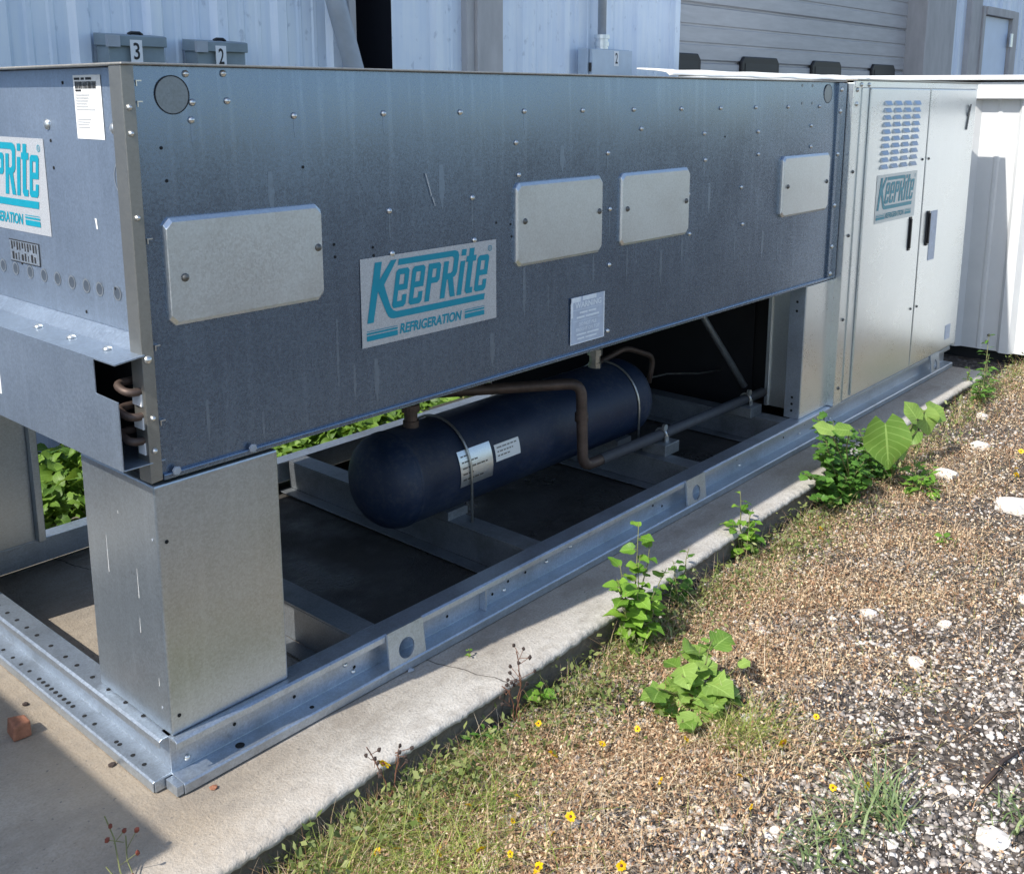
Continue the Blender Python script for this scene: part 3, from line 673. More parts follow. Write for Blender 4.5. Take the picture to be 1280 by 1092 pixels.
# pipe cover box low on the end, cut away at the corner
pc = MB(); fz0, fz1 = .752, .975
poly = [(0.0, fz0), (W, fz0), (W, fz1), (.090, fz1), (.090, .903), (0.0, .9)]
pc.prism(poly, -.062, -.059, 'x')
pc.box(-.0588, .034, .001, W, fz0, fz0 + .003)
pc.prism([(-.0625, fz1), (-.0625, fz1 + .004), (XE - .031, .9868), (XE - .031, .9828)], 0, W, 'y')
pb = obj('pipe_cover', pc, M['end'], U, bev=.0008)
for y in (.11, .27, .43, .75): rivet((-.018, y, .985), pb, .010, (0, 0, 1), 'bolt')
obj('side_label', MB().box(-.0632, -.0622, .56, .70, .81, .945), M['paper'], pb)
obj('inner_shade', MB().box(.048, .055, .013, W - .013, Z1 + .023, .97), M['gap'], U)  # black sheet put in for the dark interior behind the bends
for z in (.918, .865, .812):
    obj('copper_return_bend', MB().tube(bend([(.06, .075, z), (-.028, .075, z), (-.028, .022, z - .012), (.06, .022, z - .012)], .022), .0085, 10), M['copper'], U, True)
for z in (.895, .845, .79): obj('coil_end_plate', MB().box(-.004, .010, .014, .05 - .01 * (z < .8), z - .020, z + .006), M['numwhite'], U)

# legs
lg = obj('corner_leg', MB().box(0, .311, -.003, .32, ZB + .0015, Z1 - .008), M['leg'], U, bev=.005)
for x, z in ((.02, .575), (.02, .165)): hole((x, -.0034, z), lg, .0045)
for y, z in ((.018, .58), (.03, .18)): hole((-.0004, y, z), lg, .003, (-1, 0, 0), 'rivet', 'conduit')
for y, z0, z1 in ((.225, .44, .53), (.095, .42, .49), (.10, .335, .37), (.035, .23, .25), (.16, .60, .608)): obj('scratch', MB().add([(-.0008, y + .0012, z0), (-.0008, y - .0008, z0), (-.0008, y - .0002, z1), (-.0008, y + .0006, z1)], [(0, 1, 2, 3)]), M['paper'], lg, fixn=False)
obj('leg_gap', MB().box(.02, .295, .02, .30, Z1 - .008, Z1 + .013), M['gap'], U)  # black block put in as the dark gap over the leg
obj('corner_leg', MB().box(0, .262, W - .04, W - .034, ZB, Z1).box(0, .006, .97, W - .04, ZB, Z1).box(.262, .285, W - .065, W - .034, ZB, Z1 - .002), M['leg'], U, bev=.002)
fl = obj('corner_leg', MB().box(3.034, L1 + .012, -.002, .003, ZB + .001, Z1 - .004), M['cab'], U, bev=.0015)
fa = obj('leg_angle', MB().box(3.026, 3.033, -.001, .07, ZB + .001, Z1 - .003), M['rail'], U, bev=.001)
for z in (.155, .185, .215, .60, .64): hole((3.0256, .035, z), fa, .006, (-1, 0, 0))
obj('compartment_plate', MB().box(3.14, 3.146, .05, .22, ZB, Z1).box(3.128, 3.1395, .205, .22, ZB, Z1), M['plate'], U)
obj('compartment_shade', MB().box(3.29, 3.302, .02, W - .035, ZB, Z1), M['under'], U)  # dark sheet added to give the compartment its shade
obj('compartment_plate', MB().box(3.27, 3.276, .36, W - .04, .03, Z1), M['under'], U)  # coloured near-black to paint in the compartment's shade
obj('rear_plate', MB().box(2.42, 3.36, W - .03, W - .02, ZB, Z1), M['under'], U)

# base frame
def rail_profile(sgn=-1):      # (y, z): top flange, web, outward bottom flange with a down-turned lip
    return [(.040, ZB), (-.020, ZB), (-.026, ZB - .004), (-.026, ZB - .020), (-.023, ZB - .020), (-.023, ZB - .0055), (.004, ZB - .006), (.004, .029), (-.044, .029), (-.048, .025), (-.048, .003), (-.045, .003), (-.045, .022), (-.041, .026), (.007, .026), (.007, ZB - .0065), (.040, ZB - .0065)]
def rail(name, poly, a, b, axis, mat=None): return obj(name, MB().prism(poly, a, b, axis), mat or M['rail'], U, bev=.0012)
fr = rail('base_rail', rail_profile(), -.004, L2 - .03, 'x')
obj('flange_end', MB().box(-.0215, -.0045, -.045, -.0005, .004, .028), M['rail'], fr, bev=.001)
obj('corner_gusset', MB().box(.0005, .0035, .0075, .045, .028, ZB - .0065), M['rail'], fr)
rr_ = rail('base_rail', [(W - p, q) for p, q in rail_profile()], .0, L2 - .03, 'x')
er = rail('end_rail', [(p, q) for p, q in rail_profile()], .0085, W - .05, 'y')
obj('flange_end', MB().box(-.0445, -.0035, .0045, .008, .004, .028), M['rail'], er)
rail('end_rail', [(L2 - .03 - p, q) for p, q in rail_profile()], .045, W - .05, 'y')
for y in (.12, .2, .28, .36, .44, .5, .58, .66, .72, .78, .84, .9): hole((-.0, y + .0, ZB + .0003), er, .006, (0, 0, 1))
for y in (.08, .13, .19, .205, .31, .36): hole((-.028, y, .0293), er, .0055, (0, 0, 1))
for y in np.arange(.42, .62, .023): hole((-.028, float(y), .0293), er, .006, (0, 0, 1))
for y in (.66, .71, .76, .82, .88): hole((-.028, y, .0293), er, .0055, (0, 0, 1))
for x, z in ((.035, .05), (.02, .105)): rivet((x, .0035, z), fr, .007, name='bolt')
for x, z in ((.16, .07), (.24, .085), (.33, .06), (.50, .085), (.52, .055), (.86, .06), (1.02, .075), (1.05, .055), (1.12, .07), (1.2, .07), (1.9, .07), (1.96, .05), (2.5, .08), (2.9, .07), (3.1, .08), (3.3, .06)): hole((x, .0035, z), fr, .0045)
for x, z in ((.49, .075), (.515, .045), (1.1, .05), (1.3, .07), (1.42, .08), (2.52, .05), (3.05, .05), (3.32, .075), (3.36, .045)): rivet((x, .0035, z), fr, .006, name='bolt')
hole((.155, -.022, .0293), fr, .011, (0, 0, 1)); hole((.36, -.025, .0293), fr, .006, (0, 0, 1))
obj('web_stiffener', MB().box(.995, 1.0, -.02, .0035, .03, ZB - .007), M['rail'], fr)
for x in (.665, 2.125, 4.60):
    mb = MB(); w_ = .066
    vs, fs = curve_mesh([[(-w_, 0), (w_, 0), (w_, .118), (-w_ * .92, .118)], circ(0, .058, .028, 24)])
    n_ = len(vs); mb.add([(x + a, -.0475 + (c / .118) * .016, .006 + c) for a, c, _ in vs], fs)
    o = obj('lifting_lug', mb, M['rail'], fr, fixn=False)
    sd = o.modifiers.new('thick', 'SOLIDIFY'); sd.thickness = .006; sd.offset = -1
def beam(x, w=.08, foot=True):
    mb = MB().box(x - w / 2, x + w / 2, .042, W - .042, ZB - .006, ZB - .0005)
    mb.box(x - w / 2, x - w / 2 + .004, .042, W - .042, .012, ZB - .007)
    if foot: mb.box(x - w / 2 - .05, x - w / 2 - .001, .042, W - .042, .008, .012)
    return obj('cross_beam', mb, M['beam'], U, bev=.001)
for x in (.585, 1.28, 2.24, 2.98): beam(x)
# receiver
TY, TZ, TR = .473, .288, .158
T = MB(); a = [(.0, .002)]
for k_ in range(1, 9):
    th = k_ / 8 * math.pi / 2; a.append((.105 * (1 - math.cos(th)), TR * math.sin(th)))
a += [(.106, TR), (.107, TR + .002), (.118, TR + .002), (.119, TR), (1.36, TR), (1.361, TR + .002), (1.372, TR + .002), (1.373, TR)]
for k_ in range(7, -1, -1):
    th = k_ / 8 * math.pi / 2; a.append((1.470 - .105 * (1 - math.cos(th)), max(TR * math.sin(th), .002)))
tk = obj('receiver_tank', T.lathe(a, (.962, TY, TZ), (1, 0, 0), 48), M['tank'], U, True)
for x, z0 in ((1.17, .435), (2.17, .435)):
    obj('nozzle', MB().lathe([(0, .026), (.03, .026), (.031, .022), (.06, .022), (.061, .03), (.085, .03), (.086, .022), (.28, .022)], (x, TY, z0), (0, 0, 1), 8 if x > 2 else 16), M['strap'] if x > 2 else M['copper'], tk)
def wrap(x0, x1, a0, a1, r, n=14):
    mb = MB(); vs = []
    for k_ in range(n + 1):
        a_ = R(a0 + (a1 - a0) * k_ / n)
        for x in (x0, x1): vs.append((x, TY - r * math.cos(a_), TZ + r * math.sin(a_)))
    mb.add(vs, [(2 * k_, 2 * k_ + 1, 2 * k_ + 3, 2 * k_ + 2) for k_ in range(n)]); return mb
def wrap_line(x, ang, w_, h_, r, mat, parent):
    q = []
    while x < 1.24 + 5 and w_ > .004:
        k_ = min(w_, random.uniform(.008, .024)); a0, a1 = R(ang), R(ang) + h_ / r
        b_ = len(q); q += [(x, TY - r * math.cos(a0), TZ + r * math.sin(a0)), (x + k_, TY - r * math.cos(a0), TZ + r * math.sin(a0)), (x + k_, TY - r * math.cos(a1), TZ + r * math.sin(a1)), (x, TY - r * math.cos(a1), TZ + r * math.sin(a1))]
        x += k_ + .004; w_ -= k_ + .004
    obj('print_line', MB().add(q, [(4 * i, 4 * i + 1, 4 * i + 2, 4 * i + 3) for i in range(len(q) // 4)]), mat, parent, fixn=False)
npl = obj('nameplate', wrap(1.24, 1.395, -14, 30, TR + .0015), M['plate'], tk, True, fixn=False)
for k_ in range(5): wrap_line(1.25, 22 - 7 * k_, .03 + .11 * ((k_ * 7) % 5) / 5, .005, TR + .0025, M['darkscrew'], npl)
tl = obj('paper_label', wrap(1.41, 1.535, 2, 23, TR + .0015), M['paper'], tk, True, fixn=False)
for k_ in range(3): wrap_line(1.42, 18 - 5 * k_, .1 - .02 * k_, .004, TR + .0025, M['darkscrew'], tl)
for x in (1.285, 2.25):
    pts = [(x, TY + TR + .006, ZB)] + [(x, TY + (TR + .006) * math.cos(R(q)), TZ + (TR + .006) * math.sin(R(q))) for q in range(0, 181, 10)] + [(x, TY - TR - .006, ZB)]
    obj('strap_rod', MB().tube(pts, .0045, 8), M['strap'], tk, True)
for x in (1.2825, 2.245): obj('tank_saddle', MB().box(x - .047, x + .047, TY - .1, TY + .1, ZB, TZ - TR + .02), M['beam'], U)
# piping
lp = obj('liquid_pipe', MB().tube(bend([(3.10, .215, .187), (1.90, .238, .187)], .05), .0215, 14), M['ins'], U, True)
obj('riser_pipe', MB().tube(bend([(1.92, .2376, .187), (1.795, .24, .187), (1.785, .245, .503), (1.30, .66, .487), (1.0, .92, .475)], .05), .020, 14), M['copper'], lp, True)
obj('pipe_coupling', MB().tube([(1.793, .248, .36), (1.793, .248, .39)], .0245, 14), M['copper'], lp, True)
for x, y in ((2.29, .229), (2.95, .218)):
    obj('pipe_clamp', MB().tube([(x + .0, y - .027, .13)] + [(x, y + .0255 * math.cos(R(q)), .187 + .0255 * math.sin(R(q))) for q in range(180, -1, -20)] + [(x, y + .027, .13)], .005, 6).box(x - .012, x + .012, y - .030, y - .0245, .13, .187).lathe([(0, .014), (.012, .014)], (x, y - .01, .22), (0, -1, 0), 10), M['screw'], lp)
    obj('clamp_block', MB().box(x - .05, x + .05, y - .055, y + .055, ZB - .001, .165), M['beam'], U, bev=.003)
obj('small_pipe', MB().tube(bend([(2.2, .5, .44), (2.42, .5, .475), (2.62, .49, .40), (2.60, .5, .285)], .05), .012, 10), M['copper'], U, True)
obj('capillary_line', MB().tube([(2.5, .62, .27), (2.72, .62, .25), (2.9, .6, .245), (3.1, .55, .215), (3.3, .52, .2)], .004, 6), M['strap'], U, True)
obj('brace_bar', MB().tube([(2.80, .57, .86), (2.96, .45, .52), (3.09, .30, .20)], .016, 10), M['beam'], U, True)

# control cabinet
cb = obj('control_cabinet', MB().box(3.385, L2, CY + .012, W, ZB + .001, H).box(3.304, 3.385, CY + .004, W, ZB + .002, H - .001).box(3.308, L2 + .004, CY - .004, CY + .0115, 1.540, H + .008).box(L2 - .022, L2, CY + .0, CY + .0115, ZB + .002, 1.539), M['cab'], U, bev=.0025)
obj('filler_strip', MB().box(3.386, 3.455, CY - .001, CY + .0115, ZB + .012, 1.538), M['cab'], U, bev=.0015)
obj('cabinet_top', MB().box(L1, L2 + .01, CY - .012, W + .01, H + .0085, H + .015), M['lid'], U)
for z in (1.53, 1.47): rivet((3.34, CY + .0035, z), cb, .009, name='screw')
for z in (1.18, .9, .52, .2): rivet((3.345, CY + .0035, z), cb, .007, name='screw', mat='darkscrew')
for x in (3.36, 3.44): rivet((x, CY - .0045, 1.552), cb, .009, name='screw')
d1 = obj('cabinet_door', MB().box(3.461, 4.172, CY - .010, CY + .011, ZB + .022, 1.537), M['cab'], U, bev=.003)
d2 = obj('cabinet_door', MB().box(4.186, L2 - .026, CY - .010, CY + .011, ZB + .022, 1.537), M['cab'], U, bev=.003)
yf = 0.0
lv = obj('louvre', MB().add([(0, yf, .022), (.075, yf, .022), (.068, yf - .012, .003), (.007, yf - .012, .003), (0, yf, 0), (.075, yf, 0)], [(0, 1, 2, 3), (0, 3, 4), (1, 5, 2), (3, 2, 5, 4)]), M['rail'])
lv.parent = d1; lv.matrix_parent_inverse = parent_world(d1).inverted()
for i in range(4):
    for j in range(10):
        q = (3.612 + i * .118, CY - .0102, 1.175 + j * .0318)
        if i == j == 0: lv.location = q
        else: inst(lv, q, d1)
obj('handle', MB().box(4.02, 4.05, CY - .014, CY - .0105, .758, .925).box(4.028, 4.042, CY - .02, CY - .0142, .77, .915), M['black'], d1, bev=.003)
obj('handle', MB().box(4.255, 4.285, CY - .018, CY - .0105, .758, .935).box(4.262, 4.277, CY - .026, CY - .0182, .77, .925), M['black'], d2, bev=.003)
obj('notice_sticker', MB().box(4.315, 4.405, CY - .012, CY - .0105, .675, .93), M['warnbg'], d2)
obj('notice_sticker', MB().box(4.68, 4.76, CY - .012, CY - .0105, .19, .27), M['warnbg'], d2)
obj('key_hook', MB().tube([(4.735, CY - .014, 1.40), (4.74, CY - .02, 1.43), (4.75, CY - .02, 1.46), (4.76, CY - .014, 1.45), (4.73, CY - .014, 1.33)], .004, 6), M['darkscrew'], d2)
for x, z in ((4.13, 1.2), (4.215, 1.2), (4.13, .45), (4.215, .45)): rivet((x, CY - .0105, z), d1 if x < 4.18 else d2, .006, name='screw', mat='darkscrew')
brand(on_front(3.585, CY - .0112, .928), on_front(3.585, CY - .0122, .928), M['doorfilm'], M['doorteal'])

# the neighbouring unit beyond the left edge of the picture: its shadow falls across the pad
DX = -1.594 - L2
def dup(o, parent=None, dx=0.0):
    c = o.copy(); C.objects.link(c)
    if parent is None: c.location = o.location + Vector((dx, 0, 0))
    else: c.parent = parent; c.matrix_parent_inverse = o.matrix_parent_inverse.copy()
    return c
V2 = dup(U, None, DX); V2['label'] = 'second galvanized refrigeration unit standing farther left along the pad'
for ch in U.children:
    if ch.name.split('.')[0] in ('control_cabinet', 'side_panel', 'rear_panel', 'top_panel', 'end_panel', 'base_rail', 'end_rail', 'corner_leg', 'cabinet_door', 'cabinet_top', 'filler_strip', 'corner_post'):
        dup(ch, V2)
V2.location.y += .071

# loose white sheet on the lid
n = 40; V = []; rs = np.random.default_rng(4)
for i in range(n + 1):
    x = 1.93 + 1.67 * i / n
    w_ = .008 * math.sin(i * .9) + .004 * math.sin(i * 2.3)
    for y, z in ((.006 + w_, H + .012), (.04, H + .024), (.08, H + .030 + .2 * w_), (.16, H + .036)):
        V.append((x + (.03 if i == 0 and y > .03 else 0), y, z + (.0015 * math.sin(i * .7))))
mb = MB().add(V, [(i * 4 + j, (i + 1) * 4 + j, (i + 1) * 4 + j + 1, i * 4 + j + 1) for i in range(n) for j in range(3)])
o = obj('white_sheet', mb, M['board'], smooth=True); sd = o.modifiers.new('thick', 'SOLIDIFY'); sd.thickness = .004; sd.offset = -1
tag(o, 'bent white sheet lying loose on top of the machine', 'sheet')

# brick piece, small debris on the pad
def lump(c, r, seed, sub=2, squash=(1, 1, .7), rough=.25):
    b = bmesh.new(); bmesh.ops.create_icosphere(b, subdivisions=sub, radius=1.0); rr = random.Random(seed)
    ph = [rr.uniform(0, 6.28) for _ in range(9)]
    mb = MB()
    for v in b.verts:
        d = v.co.normalized(); k_ = 1 + rough * (math.sin(d.x * 3 + ph[0]) * math.sin(d.y * 3.4 + ph[1]) + .6 * math.sin(d.z * 5 + ph[2]) * math.sin(d.x * 5 + ph[3])) + rr.uniform(-.05, .05)
        q = d * k_
        for ax in range(3): q[ax] = max(-.82, min(.82, q[ax])) if sub > 1 else q[ax]
        mb.v.append((c[0] + q.x * r * squash[0], c[1] + q.y * r * squash[1], c[2] + q.z * r * squash[2]))
    mb.f = [tuple(v.index for v in f.verts) for f in b.faces]; b.free(); return mb
def brick():
    b = MB(); base = [(-.022, -.026), (.02, -.03), (.026, .018), (-.016, .028)]
    b.add([(x, y, .001) for x, y in base] + [(x * .9 + .002, y * .92, .036 + .006 * (i % 2)) for i, (x, y) in enumerate(base)], [(3, 2, 1, 0), (4, 5, 6, 7), (0, 1, 5, 4), (1, 2, 6, 5), (2, 3, 7, 6), (3, 0, 4, 7)])
    return b
o = obj('brick_piece', brick(), M['brick'], bev=.004); o.location = (-.15, .45, 0)
tag(o, 'broken piece of red brick lying on the concrete pad', 'brick')
for i, (x, y, lab) in enumerate(((-.06, .17, 'small dark clod on the pad between the brick and the frame corner'), (-.085, .56, 'small dark chip on the pad close beside the end rail'), (.05, -.075, 'reddish crumb under the near corner of the frame'), (.665, -.055, 'pale pebble on the pad under the round lifting hole'))):
    o = obj('pebble', lump((0, 0, 0), .008, 40 + i, 1, (1.2, 1, .6)), M['brick'] if i == 2 else M['conduit'] if i > 1 else M['twig']); o.location = (x, y, .004); tag(o, lab, 'pebble')

# ------------------------------------------------------------------ plants
def leaf_shape(kind_, n=9):
    """list of (t along the blade, half width) for a blade of length 1"""
    t = np.linspace(0, 1, n)
    if kind_ == 'heart': w = .50 * np.sin(np.pi * np.clip(t * .78 + .22, 0, 1)) ** 1.1
    elif kind_ == 'lance': w = .17 * np.sin(np.pi * np.clip(t * .94 + .06, 0, 1)) ** .9
    elif kind_ == 'lobed': w = (.50 * np.sin(np.pi * np.clip(t * .88 + .12, 0, 1)) ** .7) * (1 + .22 * np.cos(t * 17))
    else: w = .34 * np.sin(np.pi * np.clip(t * .92 + .08, 0, 1)) ** .85
    w[-1] = .004; w[0] = max(w[0] * (.6 if kind_ == 'heart' else .4), .01)
    return t, w
def leaf_geo(base, d, nrm, length, kind_='oval', curl=.25, fold=.22, wscale=1.0, n=9):
    d = Vector(d).normalized(); nrm = Vector(nrm); nrm = (nrm - d * nrm.dot(d)).normalized(); s_ = d.cross(nrm)
    t, w = leaf_shape(kind_, n); vs = []
    for ti, wi in zip(t, w):
        c = Vector(base) + d * (ti * length) - nrm * (curl * length * ti * ti)
        hw = wi * length * wscale
        bk = d * (-.20 * length * (1 - ti) ** 2.5 if kind_ == 'heart' else 0)
        rp = nrm * (hw * .20 * math.sin(ti * 9 + length * 300))
        vs += [c + s_ * hw + nrm * hw * fold + bk + rp, c + s_ * hw * .5 + nrm * hw * fold * .3 + bk * .5, c, c - s_ * hw * .5 + nrm * hw * fold * .3 + bk * .5, c - s_ * hw + nrm * hw * fold + bk - rp]
    fs = [(i * 5 + j, (i + 1) * 5 + j, (i + 1) * 5 + j + 1, i * 5 + j + 1) for i in range(n - 1) for j in range(4)]
    return vs, fs
def plant(name, label, base, stems, mat, leafk, lens, npl, group=None, seed=0, stem_mat='bark', facing=None, spread=1.0, cat='plant'):
    """stems: list of tip offsets; leaves climb every stem"""
    rr = random.Random(seed); bz = float(gz(base[0], base[1])) if base[2] is None else base[2]
    B = Vector((base[0], base[1], bz - .005))
    t = thing(name, label, cat, B, group)
    fo = MB(); st = MB()
    for tip in stems:
        tip = Vector(tip); pts = []
        for k_ in range(7):
            f = k_ / 6; pts.append(B + Vector((tip.x * f ** 1.3, tip.y * f ** 1.3, tip.z * f)) + Vector((rr.uniform(-.006, .006), rr.uniform(-.006, .006), 0)) * f)
        h = tip.length
        st.tube(pts, [.0035 * (1 - .7 * k_ / 6) for k_ in range(7)], 6)
        ang = rr.uniform(0, 6.28)
        for k_ in range(npl):
            f = .18 + .82 * (k_ + .5) / npl
            q = f * 6; i0 = min(int(q), 5); p = pts[i0].lerp(pts[i0 + 1], q - i0)
            ang += 2.4 + rr.uniform(-.4, .4)
            d = Vector((math.cos(ang) * spread, math.sin(ang) * spread, rr.uniform(-.1, .55)))
            nv = Vector((rr.uniform(-.45, .25), rr.uniform(-.5, .2), 1)) if facing is None else Vector(facing) + Vector((rr.uniform(-.5, .5), rr.uniform(-.5, .5), rr.uniform(-.3, .3)))
            ln = rr.uniform(*lens) * (1.05 - .45 * f)
            pet = p + d.normalized() * ln * .3
            st.tube([p, pet], .0012, 4)
            fo.add(*leaf_geo(pet, d, nv, ln, leafk, rr.uniform(.1, .4), rr.uniform(.1, .35), 1.0, 8))
    leaf_uv(obj('foliage', fo, M[mat], t, True, fixn=False), 8); obj('stem', st, M[stem_mat], t, True, fixn=False)
    return t
plant('weed', 'tall leafy green weed growing up against the pad edge mid way along', (1.30, -.335, None), [(-.02, .05, .27), (.10, .06, .36), (.0, -.07, .16), (-.06, .02, .22), (.14, -.02, .22), (.06, .03, .28), (-.1, .0, .27), (.03, -.05, .2), (-.04, -.04, .24), (.1, .02, .3)], 'leaf', 'heart', (.03, .072), 10, seed=1)
plant('weed', 'small leafy green weed in the angle just right of the tall leafy one', (1.60, -.30, None), [(.02, .04, .15), (.09, .02, .17), (-.03, .0, .12)], 'leafdk', 'oval', (.035, .05), 8, seed=2)
plant('weed', 'slim green weed standing alone at the pad edge left of the big bush', (2.06, -.27, None), [(.02, .03, .24), (.06, 0, .17), (-.04, .02, .15), (.02, -.04, .12)], 'leaf', 'oval', (.045, .065), 9, seed=3)
plant('weed', 'sprawling weed with broad pale lobed leaves out on the gravel', (1.16, -.62, None), [(-.10, .05, .09), (.10, .03, .15), (.02, -.09, .08), (-.08, -.10, .06), (.12, -.07, .10), (.0, .05, .15), (-.14, -.05, .05), (.07, -.02, .18), (-.05, .0, .12)], 'leafbig', 'lobed', (.035, .105), 6, seed=4)
plant('weed', 'bushy weed with fine serrated leaves at the far stretch of the pad edge', (2.80, -.31, None), [(-.12, .06, .26), (.0, .1, .34), (.1, .05, .24), (-.2, .0, .16), (.05, -.06, .18), (-.08, -.05, .15), (.16, .0, .18), (.2, .07, .26), (.12, .1, .3), (-.28, .04, .2), (-.3, -.03, .12), (-.14, .02, .3), (.02, .06, .28), (.26, -.02, .16), (.1, -.08, .14), (-.05, .1, .36), (.28, .06, .2)], 'leafdk', 'lobed', (.035, .06), 24, seed=5)
# vine with big round leaves
B = Vector((3.10, -.40, float(gz(3.10, -.40))))
t = thing('vine', 'vine with very large pale heart shaped leaves rising over the bushy weed', 'plant', B)
fo = MB(); st = MB()
for p, d, nv, ln in (((3.28, -.42, .153), (-.23, .52, .82), (-.5, -.7, .5), .09), ((3.371, -.42, .164), (-.03, -.27, -.96), (-.55, -.45, .8), .11), ((3.293, -.42, .092), (-.62, .52, -.59), (-.5, -.6, .6), .085), ((2.92, -.42, .219), (-.07, -.22, -.97), (-.7, -.6, .25), .19),
                     ((3.055, -.42, .124), (.12, -.42, -.9), (-.3, -.8, .3), .105), ((2.454, -.40, .30), (-.57, .75, .34), (-.3, -.5, .8), .07), ((2.62, -.40, .26), (-.63, .76, .14), (-.3, -.5, .8), .07), ((3.408, -.42, .166), (.52, -.73, -.44), (-.4, -.6, .7), .1)):
    fo.add(*leaf_geo(p, d, nv, ln, 'heart', .12, .10, 1.0, 10)); b0 = B if p[0] > 2.8 else Vector((2.78, -.36, -.04)); st.tube([b0 + Vector((random.uniform(-.03, .03), 0, 0)), (b0 + Vector(p)) / 2 + Vector((0, .02, .05)), p], .0024, 6)
leaf_uv(obj('foliage', fo, M['leafbig'], t, True, fixn=False), 10); obj('stem', st, M['bark'], t, True, fixn=False)
plant('weed', 'bushy fine leaved weed half hidden under the heart leaved vine', (3.08, -.33, None), [(.0, .05, .2), (.12, .02, .16), (-.1, .0, .18), (.22, .04, .14), (.05, -.06, .1), (.3, .0, .1), (-.05, .06, .24)], 'leafdk', 'lobed', (.035, .055), 18, seed=25)
plant('weed', 'low weed with narrow pointed leaves in front of the heart leaved vine', (3.05, -.52, None), [(.02, .02, .13), (.08, -.03, .10), (-.05, -.04, .10), (.0, -.08, .07), (.1, .04, .1)], 'leaf', 'lance', (.06, .09), 10, seed=7)
plant('weed', 'feathery green weed in the corner where the pad ends by the shed', (4.45, -.34, None), [(.05, .02, .16), (-.08, .0, .12), (.15, .03, .22), (-.15, -.02, .1), (.22, .05, .14), (.3, .08, .3)], 'leafdk', 'lance', (.04, .07), 14, seed=8)
plant('weed', 'single bright two leaf sprig against the shaded pad face', (.90, -.305, None), [(.0, -.01, .075)], 'leaf', 'heart', (.04, .055), 4, seed=9)
plant('weed', 'small dark green weed hugging the pad face near the seed stalk', (.66, -.32, None), [(.0, 0, .06), (.04, -.02, .05), (-.03, 0, .05)], 'leafdk', 'lance', (.035, .05), 9, seed=10)
plant('weed', 'tiny sprig sprouting from the crack on top of the pad', (.82, -.12, 0.0), [(.0, 0, .03)], 'leaf', 'oval', (.012, .018), 4, seed=13)
plant('weed', 'little round leaved seedling alone on the far gravel', (2.62, -.78, None), [(.0, 0, .05), (.03, 0, .04)], 'leaf', 'oval', (.03, .045), 4, seed=14)
plant('weed', 'tiny pale weed at the pad corner between the vine and the shed', (4.62, -.21, None), [(.0, 0, .1), (.02, 0, .12)], 'leaf', 'oval', (.02, .03), 6, seed=15)
# seed stalks
def stalk(base, tips, label, mat='redstem', budmat='bud', buds=6, seed=0, bz=None):
    rr = random.Random(seed); z = float(gz(*base)) if bz is None else bz; B = Vector((base[0], base[1], z))
    t = thing('seed_stalk', label, 'plant', B, 'dry seed stalks'); st = MB(); bu = MB()
    for tip in tips:
        P = [B + Vector(tip) * f + Vector((rr.uniform(-.008, .008), rr.uniform(-.008, .008), .02 * math.sin(f * 3))) for f in np.linspace(0, 1, 6)]; P[0] = B
        st.tube(P, .0014, 5)
        for k_ in range(buds):
            f = rr.uniform(.55, 1); q = B + Vector(tip) * f; e = q + Vector((rr.uniform(-.03, .03), rr.uniform(-.03, .03), rr.uniform(.0, .03)))
            st.tube([q, e], .0008, 4)
            obj('seed_head', lump(tuple(e), .0050, rr.randint(0, 999), 1, (1, 1, 1.2)), M[budmat], t)
    obj('stem', st, M[mat], t, fixn=False)
stalk((.79, -.33), [(.0, .0, .17), (-.03, .03, .12), (.02, .02, .2)], 'thin dry seed stalk standing beside the two leaf sprig', budmat='twig', seed=21)
stalk((.345, -.335), [(.01, .0, .16), (-.03, .05, .17)], 'thin dry seed stalk at the pad edge near the frame corner', budmat='twig', seed=22)
stalk((-.24, -.33), [(.02, .14, .13), (.0, .1, .10), (.05, .2, .16), (.03, .16, .1), (.0, .16, .15), (.035, .24, .2)], 'green stalk with red buds leaning over the pad at bottom left', 'bark', buds=3, seed=23)
stalk((-.26, -.33), [(-.06, .10, .13), (-.08, .14, .15)], 'wiry brown stalk with two red buds over the shaded pad', buds=1, seed=24)

# ---- shrubs growing behind the unit
def shrub(label, x0, x1, y0, y1, h, nl, seed):
    rr = random.Random(seed); B = Vector(((x0 + x1) / 2, (y0 + y1) / 2, -.1))
    t = thing('shrub', label, 'shrub', B, 'leafy shrubs behind the unit'); fo = MB(); st = MB()
    for k_ in range(16):
        b0 = Vector((rr.uniform(x0, x1), rr.uniform(y0, y1), -.1)); st.tube([b0, b0 + Vector((rr.uniform(-.1, .1), rr.uniform(-.1, .1), h * .8))], .006, 5)
    for k_ in range(nl):
        x = rr.uniform(x0, x1); y = rr.uniform(y0, y1)
        top = h * (.65 + .35 * math.sin(x * 5 + seed) * math.sin(y * 6 + 1))
        z = -.08 + top * rr.random() ** .6
        a_ = rr.uniform(0, 6.28)
        fo.add(*leaf_geo((x, y, z), (math.cos(a_), math.sin(a_), rr.uniform(-.5, .4)), (rr.uniform(-1.0, .6), rr.uniform(-.9, .7), 1), rr.uniform(.03, .08), rr.choice(('heart', 'oval', 'oval')), rr.uniform(.1, .7), rr.uniform(.1, .45), 1, 6))
    leaf_uv(obj('foliage', fo, M['shrub'], t, True, fixn=False), 6); obj('stem', st, M['bark'], t, fixn=False)
shrub('leafy green shrub seen between the legs at the left end', .15, 1.28, 1.46, 2.3, .36, 2600, 1)
shrub('leafy green shrub seen under the machine above the blue tank', 1.32, 2.6, 1.46, 2.2, .20, 2600, 2)
shrub('leafy green shrub behind the far half of the machine', 2.65, 3.9, 1.46, 2.2, .22, 900, 3)

